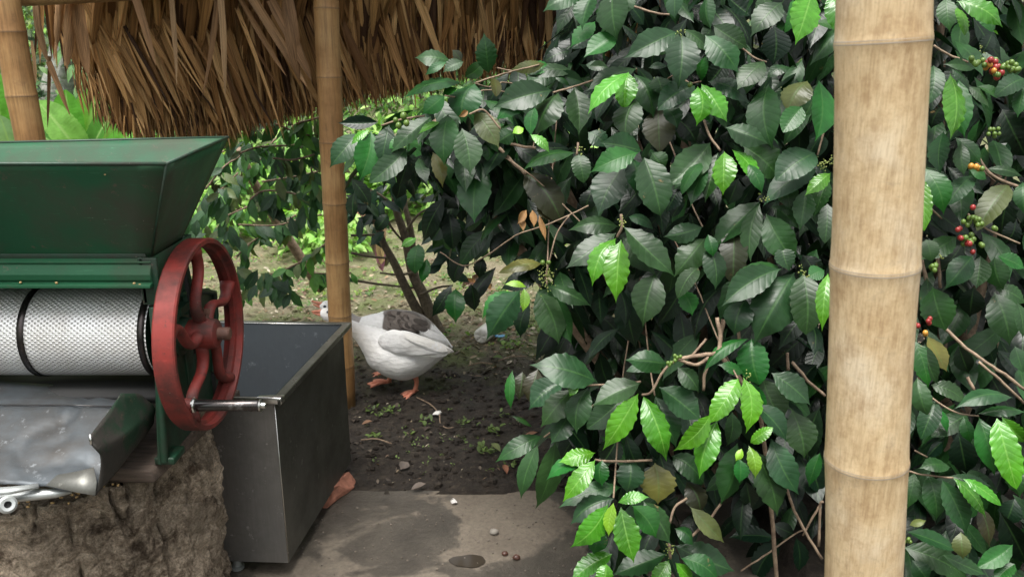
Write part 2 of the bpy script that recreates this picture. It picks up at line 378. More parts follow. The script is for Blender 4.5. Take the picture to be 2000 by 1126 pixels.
m.set(base=c, rough=.88, spec=.2); cr = m.voro(13, m.mapping((1, 1, .8)), 'DISTANCE_TO_EDGE'); n4 = m.noise(90, 5, .8)
m.bump(m.math('ADD', m.math('ADD', n2, m.math('MULTIPLY', n4, .8)), m.ramp(cr, [(0, 0), (.05, .35)])), 1, .035); M['bark'] = m.m
m = NT('old_wood'); v = m.mapping((3, 40, 40)); n1 = m.noise(2, 6, .7, v); c = m.ramp(n1, [(.3, (.035, .025, .02)), (.7, (.14, .10, .075))]); m.set(base=c, rough=.75); m.bump(n1, .8, .01); M['wood'] = m.m
m = NT('branch_bark'); n1 = m.noise(40, 5, .7); n2 = m.noise(3, 4, .6, m.mapping((14, 14, 14)))
c = m.ramp(n1, [(.3, (.11, .07, .045)), (.7, (.34, .25, .17))]); m.set(base=c, rough=.8); m.bump(n1, .7, .006); M['branch'] = m.m
m = NT('dark_stem_bark'); n1 = m.noise(50, 5, .7); c = m.ramp(n1, [(.3, (.05, .04, .028)), (.7, (.17, .135, .085))]); m.set(base=c, rough=.85); m.bump(n1, .7, .01); M['stem'] = m.m
m = NT('mossy_bark'); n1 = m.noise(9, 6, .7); c = m.ramp(n1, [(.35, (.10, .11, .09)), (.55, (.26, .27, .23)), (.7, (.42, .42, .38))]); c = m.mix(c, (.08, .13, .03), m.ramp(m.noise(3, 5, .6), [(.5, 0), (.65, .7)])); m.set(base=c, rough=.9); m.bump(n1, .8, .05); M['mossy'] = m.m
m = NT('feathers'); a = m.attr(); v = m.mapping((26, 26, 60)); n1 = m.noise(2, 5, .65, v); n2 = m.voro(46, m.mapping((.55, 1, 1.2)))
c = m.mix(a.outputs[0], m.ramp(n1, [(.3, .90), (.6, 1.02)]), .8, 'MULTIPLY')
m.set(base=c, rough=.75, spec=.2, sheen=.3); m.bump(m.math('ADD', n1, m.math('MULTIPLY', n2, 1.0)), .4, .006); M['feather'] = m.m
m = NT('orange_skin'); n1 = m.noise(60, 4, .6); c = m.ramp(n1, [(.3, (.50, .17, .10)), (.7, (.66, .27, .17))]); m.set(base=c, rough=.5); m.bump(n1, .4, .003); M['skin'] = m.m
def plain(name, col, rough=.5, metal=0, var=.25, sc_=30, spec=.5):
    m = NT(name); n1 = m.noise(sc_, 4, .6); c = m.mix(tuple(x*(1-var) for x in col), tuple(min(1, x*(1+var)) for x in col), n1); m.set(base=c, rough=rough, metal=metal, spec=spec); m.bump(n1, .25, .003); return m.m
M['eye'] = plain('bird_eye', (.03, .05, .08), .15)
M['brick'] = plain('red_brick', (.30, .125, .08), .9, var=.8, sc_=42)
M['plastic'] = plain('frosted_white_plastic', (.72, .70, .64), .3, var=.1)
M['blue'] = plain('blue_wrapper_film', (.10, .32, .55), .3, var=.3)
M['black'] = plain('black_void_shade', (.006, .006, .006), .7)  # near-black that stands for the shade inside gaps and holes
M['alu'] = plain('cast_aluminium', (.42, .44, .43), .38, .55, var=.15)
M['green_berry'] = plain('green_coffee_cherry', (.10, .17, .03), .3, var=.3)
M['red_berry'] = plain('red_coffee_cherry', (.26, .028, .025), .28, var=.3)
M['orange_berry'] = plain('ripening_coffee_cherry', (.50, .24, .04), .3, var=.3)
M['bud'] = plain('flower_bud', (.20, .24, .06), .6, var=.4)
M['deadleaf'] = leaf_mat('dead_leaf', .7, .15, (.2, .13, .07), .4, spots=False)
M['stone'] = plain('grey_pebble', (.22, .20, .17), .8, var=.4)
M['bean'] = plain('dark_coffee_bean', (.07, .03, .02), .4, var=.4)
M['pulp'] = plain('coffee_parchment', (.55, .36, .16), .55, var=.4)
M['water'] = NT('muddy_water').set(base=(.035, .028, .02), rough=.08, spec=.4).m
M['roofsheet'] = plain('pale_roof_sheet', (.55, .58, .62), .5)

# ================================================================== ground, slab, puddle
def gh(x, y):
    z = .03*noise.noise(Vector((x*.9, y*.9, 1)))+.022*noise.noise(Vector((x*3.1, y*3.1, 2)))+.012*noise.noise(Vector((x*9, y*9, 3)))+.009*noise.noise(Vector((x*24, y*24, 5)))
    d = 1 if not (-2.2 < x < .95 and y < 2.76) else 0
    if not d: return -.05+z*.3
    z += .012 if y < 3.2 else 0
    if y > 6.5: z += (y-6.5)**1.35*.085
    return z
xs = np.concatenate([np.linspace(-40, -6, 18), np.linspace(-5.6, -1.7, 36), np.linspace(-1.65, 1.2, 130), np.linspace(1.3, 6, 30), np.linspace(7, 40, 16)])
ys = np.concatenate([np.linspace(-12, 1.2, 16), np.linspace(1.4, 2.7, 12), np.linspace(2.72, 5.4, 130), np.linspace(5.45, 9, 50), np.linspace(9.5, 45, 26)])
g = MB(); nx = len(xs)
g.v = [(x, y, gh(x, y)) for y in ys for x in xs]
g.f = [(j*nx+i, j*nx+i+1, (j+1)*nx+i+1, (j+1)*nx+i) for j in range(len(ys)-1) for i in range(nx-1)]
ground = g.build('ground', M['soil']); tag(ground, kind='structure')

top = []
for i in range(41):
    x = -2.0+i*2.85/40; top.append((x, 2.79-.02*(x+.6)+.013*noise.noise(Vector((x*5, 0, 0)))+.008*noise.noise(Vector((x*21, 0, 4)))))
pts = top+[(.86, -1.5), (-2.0, -1.5)]
s = MB(); n = len(pts); s.add([(x, y, .018) for x, y in pts]+[(x, y, -.12) for x, y in pts], [tuple(range(n)), tuple(range(2*n-1, n-1, -1))]+[(i, (i+1) % n, n+(i+1) % n, n+i) for i in range(n)])
slab = s.build('concrete_path', M['concrete'], smooth=False); tag(slab, kind='structure')
p = MB(); c = at(915, 1094, z=.021); k = 36
p.add([(c.x+.062*(1+.22*noise.noise(Vector((math.cos(a)*1.3, math.sin(a)*1.3, 0))))*math.cos(a), c.y+.034*(1+.25*noise.noise(Vector((math.cos(a)*1.3, math.sin(a)*1.3, 3))))*math.sin(a), .0215) for a in [2*math.pi*i/k for i in range(k)]], [tuple(range(k))])
pu = p.build('puddle', M['water'], smooth=False); tag(pu, kind='structure')

# ================================================================== bamboo posts
def bamboo(name, path, diam, nodes, mat, nodemat, label, group=None):
    """path: points from bottom to top; nodes: heights (world z) of the rings"""
    P = [Vector(p) for p in path]; t = empty(name, P[0]); tag(t, label, 'bamboo post', group)
    def pos(z):
        for a, b in zip(P, P[1:]):
            if a.z <= z <= b.z: return a.lerp(b, (z-a.z)/(b.z-a.z))
        return P[-1] if z > P[-1].z else P[0]
    def wob(zz): return Vector((noise.noise(Vector((zz*2.2, diam*50, 0))), noise.noise(Vector((zz*2.2, 9, diam*50))), 0))*diam*.06
    prof = []; z = P[0].z
    zs = sorted(set([P[0].z, P[-1].z]+[n+d for n in nodes for d in (-.12, -.05, -.02, -.008, -.004, 0, .004, .01, .03, .08) if P[0].z < n+d < P[-1].z]))
    rad = []
    for zz in zs:
        dn = min([(abs(zz-n), zz-n) for n in nodes]+[(9, 9)])
        q = dn[1]; r = 1.0
        if abs(q) < .03: r += .030*math.exp(-(q/.016)**2)
        if -.004 <= q < .0045: r += .004
        if .004 < q < .012: r -= .010
        if -.016 < q < -.006: r -= .008
        r += .018*math.exp(-(q/.07)**2)
        rad.append(diam/2*r)
    pts = []
    for zz in zs:
        pts.append(pos(zz)+wob(zz))
    b = MB(); b.tube(pts, rad, 40); b.build('culm', mat, t)
    for n_ in nodes:
        if P[0].z < n_ < P[-1].z:
            c = pos(n_)+wob(n_); ax = (pos(n_+.1)-pos(n_-.1)).normalized()
            tl = Vector((random.uniform(-.05, .05), random.uniform(-.05, .05), 1)).normalized(); ax = (ax+tl*.25).normalized()
            rr = diam/2*1.046
            q = MB(); q.lathe(c, ax, [(-.007, rr-.003), (-.0045, rr-.0008), (-.002, rr+.0006), (0, rr-.0003), (.0015, rr+.0004), (.0035, rr-.001), (.006, rr-.0035)], 40, False); q.build('node_ring', nodemat, t)
    return t
def nodez(pts, Y): return [at(x, y, Y).z for x, y in pts]
Yn = 1.04
near = [at(1672, 1500, Yn), at(1684, 1120, Yn), at(1690, 885, Yn), at(1705, 515, Yn), at(1727, 75, Yn), at(1732, -60, Yn), at(1746, -1200, Yn)]
near[0] = near[1]+(near[1]-near[2])*(.885/.22) if False else near[0]
d = near[1]-near[3]; near[0] = near[1]+d*(near[1].z/(-d.z))
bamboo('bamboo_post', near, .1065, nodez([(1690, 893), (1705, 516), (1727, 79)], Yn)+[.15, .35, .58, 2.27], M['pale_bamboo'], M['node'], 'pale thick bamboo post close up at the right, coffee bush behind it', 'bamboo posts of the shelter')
Ym = 3.60
mid = [at(673, 800, Ym), at(668, 700, Ym), at(659, 511, Ym), at(648, 277, Ym), at(637, 0, Ym), at(630, -180, Ym)]
d = mid[0]-mid[2]; mid.insert(0, mid[0]+d*((mid[0].z+.03)/(-d.z)))
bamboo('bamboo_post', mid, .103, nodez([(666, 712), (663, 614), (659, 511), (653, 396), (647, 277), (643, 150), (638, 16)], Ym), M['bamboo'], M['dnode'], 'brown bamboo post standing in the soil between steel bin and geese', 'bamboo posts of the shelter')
Yl = 3.05
left = [at(61, 280, Yl), at(42, 187, Yl), at(21, 63, Yl), at(8, 0, Yl), at(-30, -200, Yl)]
d = left[0]-left[2]; left.insert(0, left[0]+d*((left[0].z+.05)/(-d.z)))
bamboo('bamboo_post', left, .101, nodez([(44, 187), (21, 62)], Yl)+[.2, .45, .7, .95], M['bamboo'], M['dnode'], 'leaning bamboo post behind the green hopper at the left edge', 'bamboo posts of the shelter')
# eave pole the thatch hangs from
t = MB(); a, b_ = at(60, -8, 3.15), at(640, -34, 3.9)
t.tube([a+(a-b_)*.3, a, b_, b_+(b_-a)*.9], .035, 20)
o = t.build('bamboo_beam', M['bamboo']); tag(o, 'horizontal bamboo beam carrying the thatch along the top edge', 'bamboo beam')

# ================================================================== thatched roof
roof = empty('thatched_roof', at(600, 0, 4)); tag(roof, 'shaggy brown dried palm thatch hanging from the shelter roof above hopper', 'thatched roof')
EAVE = [(62, 60), (95, 125), (118, 120), (150, 160), (180, 215), (215, 245), (260, 268), (330, 272), (440, 270), (480, 242), (540, 232), (610, 222), (680, 200), (760, 190), (815, 180), (850, 160), (930, 150), (1010, 150), (1100, 140), (1300, 140)]
def eave(x):
    y = np.interp(x, [e[0] for e in EAVE], [e[1] for e in EAVE]); Y = 3.35+(x-60)/1000*.85
    return y, Y+.14
def rp(x, h, off=0):
    """point on the underside of the roof, h metres above the eave under photo column x"""
    y, Y = eave(x); y = 120*0+y; e = at(x, y, Y)
    f = .14*h if h < .62 else .087+(h-.62)*1.5
    return Vector((e.x*(e.y-f)/e.y+max(0, h-.62)*.25, e.y-f+off, e.z+h))
BR = [(.27, .15, .06), (.40, .235, .10), (.13, .065, .028), (.52, .33, .16), (.06, .03, .016), (.20, .105, .042), (.34, .19, .08), (.25, .13, .05), (.46, .29, .14)]
BR = [(r_*1.12, g_*1.1, b_*1.0) for r_, g_, b_ in BR]
th = Blades()
def strip(B, T, w, lay=0, col=None):
    B = Vector(B); T = Vector(T); toc = (CAM-B).normalized()
    N = toc+Vector((random.uniform(-.9, .9), random.uniform(-.3, .3), random.uniform(-.3, .3)))
    c = col or random.choice(BR); q = random.uniform(.7, 1.35)
    th.add(B, T, N, w, tuple(x*q for x in c), nt=7, ns=2, arch=random.uniform(-.05, .06), fold=random.choice([-1, 1])*random.uniform(.2, 1.3), ripple=.02, waves=2, prof='strip', twist=random.uniform(-1.2, 1.2), marg=.05)
for k in range(3600):
    x = random.uniform(95, 1250)
    if random.random() < .3: x = random.uniform(150, 620)
    y, Y = eave(x)
    lay = random.random()
    big = random.random() < .72
    hb = random.uniform(.5, .82) if big else random.uniform(.1, .5); L = hb*random.choice([1.05, 1.02, 1.0, 1.0, .95, .9, .8, .65]) if big else min(hb+.05, random.uniform(.12, .4))
    if x < 150: hb = min(hb, .5); 
    B = rp(x, hb, .25*lay); dx = (random.gauss(0, .10)+.16*math.sin(x*.035+1)+.08*math.sin(x*.011))*L + (.10*L if x < 600 else -.02)
    T = B+Vector((dx, random.uniform(-.02, .12)*L, -L*random.uniform(.9, 1.0)))
    T.y = max(T.y, rp(x, max(0, hb-L), .25*lay).y-.02)
    if hb > .6: B.y = max(B.y, rp(x, .6, .25*lay).y-.05)
    lim = at(x, y, Y).z-random.uniform(-.02, .06)
    if T.z < lim: T.z = lim
    strip(B, T, (random.choice([.008, .012, .016, .02, .028, .038, .05]) if big else random.uniform(.003, .011))*random.uniform(.8, 1.1))
for k in range(2900):      # shredded ends along the eave
    x = random.uniform(150, 1180) if random.random() < .75 else random.uniform(160, 640); y, Y = eave(x); e = at(x, y, Y); lay = random.random()
    B = e+Vector((random.gauss(0, .02), -.05+.32*lay, random.uniform(.05, .24))); L = random.uniform(.08, .26)
    T = B+Vector((random.gauss(0, .10)*L, 0, -L)); T.z = max(T.z, e.z-random.choice([.0, .02, .03, .05, .09])*random.random())
    strip(B, T, random.uniform(.002, .010))
for k in range(800):       # upper slope over the machine
    x = random.uniform(180, 1250); h = random.uniform(.5, 1.25); B = rp(x, h, .1*random.random()); T = rp(x+random.uniform(-60, 60), h-.55, .06*random.random()); strip(B, T, random.uniform(.03, .07))
# loose hanging blades at the left end
for (bx, by, tx, ty, wd, Y) in [(72, -10, 95, 125, .035, 3.2), (95, 120, 138, 228, .022, 3.2), (97, 110, 93, 250, .012, 3.22), (118, -5, 112, 95, .03, 3.3), (112, 60, 105, 120, .014, 3.3), (142, 5, 130, 135, .045, 3.3), (150, 10, 172, 150, .05, 3.3), (62, 80, 70, 165, .014, 3.2), (430, -60, 395, 190, .035, 3.5), (425, -70, 440, 190, .028, 3.5), (530, 0, 610, 160, .05, 3.6), (470, -40, 600, 170, .04, 3.6), (560, 0, 585, 160, .06, 3.6), (450, -40, 560, 150, .03, 3.6), (250, -60, 305, 130, .03, 3.3), (330, -60, 345, 170, .022, 3.4)]:
    strip(at(bx, by, Y), at(tx, ty, Y), wd, col=random.choice([(.30, .18, .09), (.36, .23, .12), (.25, .14, .065)]))
th.build('thatch_blades', M['thatch'], roof)
bk = MB(); cols = list(range(170, 1260, 40)); hs_ = [.16, .3, .45, .8, 1.25]
vs = [rp(x, h, .42+.03*noise.noise(Vector((x*.05, h*5, 0)))) for h in hs_ for x in cols]; nx = len(cols)
bk.add(vs, [(j*nx+i, j*nx+i+1, (j+1)*nx+i+1, (j+1)*nx+i) for j in range(len(hs_)-1) for i in range(nx-1)])
mm = NT('packed_thatch'); n1 = mm.noise(4, 5, .7, mm.mapping((30, 30, 2))); mm.set(base=mm.ramp(n1, [(.3, (.03, .018, .01)), (.7, (.12, .07, .035))]), rough=.9); mm.bump(n1, 1, .03)
bk.build('packed_thatch', mm.m, roof, solid=.08)
bt = MB()
for h in (.55, 1.0, 1.2): bt.tube([rp(x, h, .34) for x in (170, 500, 900, 1250)], .02, 10)
bt.build('roof_batten', M['bamboo'], roof)

# ================================================================== coffee pulping machine
mc = empty('coffee_pulper', (-1.2, 2.0, .64)); tag(mc, 'hand cranked coffee pulper with green hopper, punched metal drum and red flywheel', 'coffee pulper')
XR = -.854; XL = -1.52
# hopper: outer skin, open at top and bottom
nTR, fTR = at(325, 320, 1.75), at(445, 268, 2.28); nBR, fBR = at(295, 503, 1.88), at(352, 470, 2.06)
def ext(p, x, dy=0, dz=0): return Vector((x, p.y+dy, p.z+dz))
nTL, fTL = ext(nTR, -1.66), Vector((-1.62, 2.20, fTR.z-.012)); nBL, fBL = ext(nBR, -1.53), ext(fBR, -1.53)
h = MB()
def wallgrid(a, b, c, d, n=14, amp=.003):
    # bilinear wall with hand-beaten waviness: a-b bottom, d-c top
    vs = []; nn = (b-a).cross(d-a).normalized()
    for j in range(n+1):
        for i in range(n+1):
            u, v = i/n, j/n; p = (a*(1-u)+b*u)*(1-v)+(d*(1-u)+c*u)*v
            e = math.sin(math.pi*u)*math.sin(math.pi*v); p = p+nn*amp*e*2.4*noise.noise(p*6); vs.append(p)
    h.add(vs, [(j*(n+1)+i, j*(n+1)+i+1, (j+1)*(n+1)+i+1, (j+1)*(n+1)+i) for j in range(n) for i in range(n)])
wallgrid(nBL, nBR, nTR, nTL); wallgrid(nBR, fBR, fTR, nTR, 8); wallgrid(fBR, fBL, fTL, fTR); wallgrid(fBL, nBL, nTL, fTL, 8)
hop = h.build('hopper', M['green_in'], mc, solid=.004, auto=25); hop.data.materials.append(M['green']); hop.modifiers['solid'].material_offset = 1
r = MB(); r.tube([nTL, nTR+Vector((.0, 0, 0))], .0042, 8); r.tube([nTR, fTR], .004, 8); r.tube([fTR, fTL], .004, 8); r.tube([nBR+Vector((.001, -.001, 0)), nTR], .003, 8)
r.build('folded_rim', M['green_dark'], hop)
sm = MB(); sm.box((nBR+nBL)/2+Vector((0, -.006, .004)), (.66, .008, .016)); sm.build('seam_strip', M['green_dark'], hop, bevel=.002)
# casing between hopper and drum: a rolled cover over the drum's top
cs_ = MB(); x0, x1 = XL, at(296, 530, 1.86).x
prof = [(1.875, 1.172), (1.862, 1.165), (1.858, 1.162), (1.864, 1.158), (1.856, 1.148), (1.850, 1.135), (1.852, 1.122), (1.858, 1.115), (1.842, 1.112), (1.842, 1.104), (1.87, 1.102), (2.1, 1.105), (2.12, 1.172)]
cs_.add([(x0, y, z) for y, z in prof]+[(x1, y, z) for y, z in prof], [(i, i+1, len(prof)+i+1, len(prof)+i) for i in range(len(prof)-1)]+[tuple(range(len(prof)-1, -1, -1)), tuple(range(len(prof), 2*len(prof)))])
cs_.build('drum_cover', M['green'], mc, auto=30, bevel=.0015)
# drum
DC = Vector((0, 2.005, .943)); DR = .115; xd0, xd1 = XL+.02, -.899
d = MB(); N_ = 96; K = 40
for i in range(K+1):
    x = xd0+(xd1-xd0)*i/K
    for j in range(N_): a = 2*math.pi*j/N_; d.v.append((x, DC.y+DR*math.cos(a), DC.z+DR*math.sin(a)))
d.f = [(i*N_+j, i*N_+(j+1) % N_, (i+1)*N_+(j+1) % N_, (i+1)*N_+j) for i in range(K) for j in range(N_)]
dr = d.build('drum', M['drum'], mc); me = dr.data; uvl = me.uv_layers.new(name='UVMap')
for pl in me.polygons:
    angs = []
    for li in pl.loop_indices:
        v = me.vertices[me.loops[li].vertex_index].co; a = math.atan2(v.z-DC.z, v.y-DC.y) % (2*math.pi); angs.append((li, v.x, a))
    wrap = max(a for _, _, a in angs)-min(a for _, _, a in angs) > 3
    for li, x, a in angs:
        if wrap and a > 3: a -= 2*math.pi
        uvl.data[li].uv = (x/.0150, a*DR/.0113)
for x in (xd1-.012, at(42, 650, 1.9).x):
    b = MB(); b.lathe((x, DC.y, DC.z), (1, 0, 0), [(-.008, DR+.001), (-.008, DR+.0035), (.008, DR+.0035), (.008, DR+.001)], 80, False); b.build('band', M['blacksteel'], dr)
e = MB(); e.lathe((xd1-.004, DC.y, DC.z), (1, 0, 0), [(-.004, DR-.001), (0, DR+.001), (.003, DR-.004), (.002, .05), (.012, .04), (.012, .018)], 64); e.build('end_plate', M['green_dark'], dr, auto=30)
# side frame (cast plate with bearing arm and feet)
def plate(xa, xb, prof): 
    k = len(prof); b = MB(); b.add([(xa, y, z) for y, z in prof]+[(xb, y, z) for y, z in prof], [tuple(range(k-1, -1, -1)), tuple(range(k, 2*k))]+[(i, (i+1) % k, k+(i+1) % k, k+i) for i in range(k)]); return b
ptop = nBR.z+.005
outline = [(1.862, ptop), (1.862, 1.06), (1.885, 1.055), (1.90, 1.03), (1.893, .98), (1.885, .93), (1.87, .87), (1.85, .80), (1.83, .70), (1.82, .655), (1.86, .65), (2.25, .65), (2.27, .68), (2.20, .75), (2.24, .84), (2.27, .90), (2.285, .955), (2.25, .985), (2.17, .995), (2.12, 1.02), (2.095, 1.06), (2.085, 1.11), (2.095, ptop)]
plates = []
for xa in (-.878, XL-.012):
    f = plate(xa, xa+.012, outline).build('side_frame', M['green_dark'], mc, smooth=False, bevel=.003); plates.append(f)
fl = MB()   # stiffening flange round the visible plate
fl.box((-.858, 1.868, 1.115), (.045, .012, .115)); fl.tube([(-.862, y, z) for y, z in [(1.875, 1.05), (1.862, .90), (1.845, .80), (1.826, .66)]], .011, 8)
fl.tube([(-.862, y, z) for y, z in [(2.09, ptop), (2.085, 1.11), (2.10, 1.05), (2.13, 1.01), (2.20, .99), (2.27, .965), (2.265, .90), (2.235, .84), (2.195, .75)]], .009, 8)
fl.box((-.862, 1.86, .662), (.05, .07, .018)); fl.box((-.862, 2.22, .662), (.05, .08, .018))
fl.box((-.866, 2.05, .88), (.012, .05, .30)); fl.build('frame_flange', M['green_dark'], plates[0], bevel=.004)
bb = MB(); bb.lathe((-.868, DC.y, DC.z-.008), (1, 0, 0), [(0, .060), (.012, .058), (.014, .045), (.035, .040), (.037, .020)], 32); bb.box((-.85, 2.0, 1.005), (.03, .07, .02)); bb.tube([(-.85, 2.03, .98), (-.85, 2.03, 1.03)], .008, 8); bb.tube([(-.85, 1.965, .98), (-.85, 1.965, 1.03)], .008, 8)
bb.build('bearing', M['green_dark'], plates[0], auto=30)
cb = MB(); cb.box((-1.19, 2.20, .70), (.66, .02, .09)); cb.box((-1.19, 2.09, 1.0), (.66, .02, .30)); cb.box((-1.19, 1.99, .80), (.64, .20, .02)); cb.build('gap_shade_sheets', M['black'], mc)  # black sheets painting in the shade of the gap under the drum
# axle
WC = Vector((-.80, 2.0, .936)); WR = .247
ax = MB(); ax.lathe((XL-.05, WC.y, WC.z), (1, 0, 0), [(0, .015), (.785+.0, .015)], 20); ax.build('axle', M['rust'], mc, auto=30)
# flywheel
rim = MB(); wd = .052; prof = [(-wd/2, WR-.013), (-wd/2, WR-.003), (-wd/2+.004, WR), (wd/2-.004, WR), (wd/2, WR-.003), (wd/2, WR-.013), (.010, WR-.015), (.007, WR-.024), (-.007, WR-.024), (-.010, WR-.015)]
n = 112; k = len(prof); vs = [(WC.x+px, WC.y+r_*math.cos(2*math.pi*j/n), WC.z+r_*math.sin(2*math.pi*j/n)) for j in range(n) for px, r_ in prof]
rim.add(vs, [(j*k+i, j*k+(i+1) % k, ((j+1) % n)*k+(i+1) % k, ((j+1) % n)*k+i) for j in range(n) for i in range(k)])
fw = rim.build('flywheel', M['red'], mc, auto=32)
def wp(r_, a, dx=0): return Vector((WC.x+dx, WC.y+r_*math.cos(a), WC.z+r_*math.sin(a)))
for a0 in (92, 164, 236, 308, 20):
    a = R(a0); pts = []; rad = []
    for i in range(17):
        t_ = i/16; rr = .030+(WR-.020-.030)*t_; sw = .024*math.sin(t_*math.pi*2)*(1 if a0 not in (164,) else 1)
        pts.append(wp(rr, a)+Vector((0, -math.sin(a), math.cos(a)))*sw); rad.append(.0175-.003*math.sin(math.pi*t_)+.004*(t_ > .93))
    q = MB(); q.tube(pts, rad, 12, flat=(1.0, .72), up=Vector((1, 0, 0))); q.build('spoke', M['red'], fw)
hb = MB(); hb.lathe(WC-Vector((.045, 0, 0)), (1, 0, 0), [(0, .024), (.004, .035), (.03, .040), (.06, .041), (.082, .037), (.086, .030)], 28); hb.build('hub', M['red'], fw, auto=40)
en = MB(); en.lathe(WC+Vector((.038, 0, 0)), (1, 0, 0), [(0, .017), (.030, .0165), (.033, .013)], 20); en.tube([wp(.02, R(80), .012), wp(.062, R(80), .012)], .0065, 8); en.tube([wp(.052, R(80), .012), wp(.064, R(80), .012)], .0095, 6); en.build('axle_end', M['rust'], fw, auto=40)
ck = at(378, 791, 1.83); q = MB(); q.lathe(ck-Vector((.028, 0, 0)), (1, 0, 0), [(0, .017), (.025, .018), (.03, .015)], 16); q.build('crank_boss', M['red'], fw, auto=40)
L_ = at(513, 789, 1.83).x-ck.x
q = MB(); q.lathe(ck, (1, 0, 0), [(0, .011), (.01, .0145), (L_*.5, .0138), (L_-.012, .0145), (L_-.008, .012)], 20); hd = q.build('crank_handle', M['blacksteel'], fw, auto=40)
q = MB(); q.lathe(ck+Vector((.001, 0, 0)), (1, 0, 0), [(-.003, .011), (-.003, .0175), (.001, .0185), (.004, .0165), (.004, .011)], 20, False); q.build('washer', M['bright'], hd, auto=40); q = MB(); q.lathe(ck+Vector((L_-.007, 0, 0)), (1, 0, 0), [(0, .0155), (.004, .0165), (.005, .008), (.014, .0075), (.016, .004)], 20); q.build('end_nut', M['bright'], hd, auto=40)
# sheet metal chute with its folded cheek
def Zat(x, y, Y): return at(x, y, Y)
rows = []
fr = [(-260, 925, 1.60), (-120, 932, 1.60), (0, 942, 1.60), (88, 947, 1.60), (110, 952, 1.595), (150, 960, 1.59), (184, 966, 1.59)]
cr = [(-260, 792, 1.83), (-120, 792, 1.83), (0, 791, 1.83), (88, 791, 1.83), (140, 791, 1.83), (200, 792, 1.83), (262, 800, 1.83)]
bkk = [(-260, 738, 1.96), (-120, 740, 1.96), (0, 744, 1.96), (88, 750, 1.96), (140, 755, 1.96), (200, 760, 1.96), (292, 768, 1.96)]
FR, CR, BK = [[at(*p) for p in r_] for r_ in (fr, cr, bkk)]
ch = MB(); nu, nv = 72, 26; vs = []
def lerpl(Lp, u):
    f = u*(len(Lp)-1); i = min(int(f), len(Lp)-2); return Lp[i].lerp(Lp[i+1], f-i)
for j in range(nv+1):
    v = j/nv
    for i in range(nu+1):
        u = i/nu
        p = lerpl(BK, u).lerp(lerpl(CR, u), v/.28) if v < .28 else lerpl(CR, u).lerp(lerpl(FR, u), (v-.28)/.72)
        dz = .004*noise.noise(p*5)-.006*(1-min(1, abs(noise.noise(p*5.5+Vector((3, 0, 0))))*7))-.003*(1-min(1, abs(noise.noise(p*11+Vector((0, 5, 0))))*6))
        dz *= min(1, v*6)
        if abs(v-.28) < .025: dz -= .004
        p = p+Vector((0, -.3, 1))*dz; vs.append(p)
ch.add(vs, [(j*(nu+1)+i, j*(nu+1)+i+1, (j+1)*(nu+1)+i+1, (j+1)*(nu+1)+i) for j in range(nv) for i in range(nu)])
chute = ch.build('chute', M['sheet'], mc, solid=.0018)
ck_ = MB(); A_ = [at(236, 768, 1.80), at(206, 812, 1.71), at(176, 852, 1.62), at(179, 868, 1.615)]; Bm = [at(250, 768, 1.82), at(240, 835, 1.74), at(200, 872, 1.63), at(196, 890, 1.62)]; B2 = [at(276, 772, 1.87), at(297, 802, 1.875), at(250, 868, 1.74), at(196, 930, 1.61)]; C_ = [at(298, 810, 1.88), at(296, 832, 1.88), at(248, 895, 1.74), at(187, 967, 1.59)]
cols_ = [A_, Bm, B2, C_]
g2 = poly_path([np.concatenate([np.array(c[i]) for c in cols_]) for i in range(4)], 6); vs = []
gg = []
for row in g2:
    rr = [tuple(row[3*k:3*k+3]) for k in range(4)]; gg.append(poly_path(rr, 5))
nr, nc = len(gg), len(gg[0])
ck_.add([Vector(p)+Vector((.003*noise.noise(Vector(p)*14), 0, 0)) for r_ in gg for p in r_], [(i*nc+j, i*nc+j+1, (i+1)*nc+j+1, (i+1)*nc+j) for i in range(nr-1) for j in range(nc-1)])
M['cheek'] = paint('dirty_green_sheet', (.034, .031, .027), (.006, .030, .014), .5, 6, .8, spec=.25)
_r = [n for n in M['cheek'].node_tree.nodes if n.type == 'VALTORGB'][1].color_ramp.elements; _r[0].position = .50; _r[1].position = .58
ck_.build('chute_cheek', M['cheek'], chute, solid=.0022)
q = MB(); q.tube([at(176, 848, 1.615), at(178, 868, 1.61)], .0028, 6); q.build('cheek_edge', M['bright'], chute)

q = MB(); q.tube([at(x_, y_, Y_)+Vector((0, -.001, .0015)) for x_, y_, Y_ in [(-260, 792, 1.83), (0, 791, 1.83), (140, 791, 1.83), (232, 795, 1.83)]], .0016, 6); q.build('crease_shade', M['blacksteel'], chute)  # thin black rod that paints the shade line in the fold
q = MB(); lp = [at(90, 947, 1.594), at(112, 927, 1.622), at(150, 920, 1.63), at(183, 912, 1.62), at(189, 940, 1.60), at(186, 967, 1.58), at(150, 961, 1.582)]; ct = sum(lp, Vector())/7+Vector((0, -.004, .004))
q.add(lp+[ct], [(i, (i+1) % 7, 7) for i in range(7)]); q.build('bent_lip', steel('lighter_zinc', (.11, .11, .10), (.20, .20, .18), .5, .5, (.10, .08, .06), .8), chute, solid=.0015)  # bent corner in a lighter zinc than the rest of the chute
# timber blocks under the feet, on the stump
w1 = MB(); a1 = at(300, 872, 1.93)
w1.hexa([(-1.06, 1.80, .615), (-.88, 1.80, .615), (-.825, 2.30, .615), (-1.0, 2.30, .615)], [(-1.06, 1.80, .652), (-.885, 1.80, .652), (-.825, 2.30, .652), (-1.0, 2.30, .652)])
o = w1.build('timber_block', M['wood'], bevel=.008); tag(o, 'dark weathered timber block wedged between the machine foot and the stump', 'timber block')

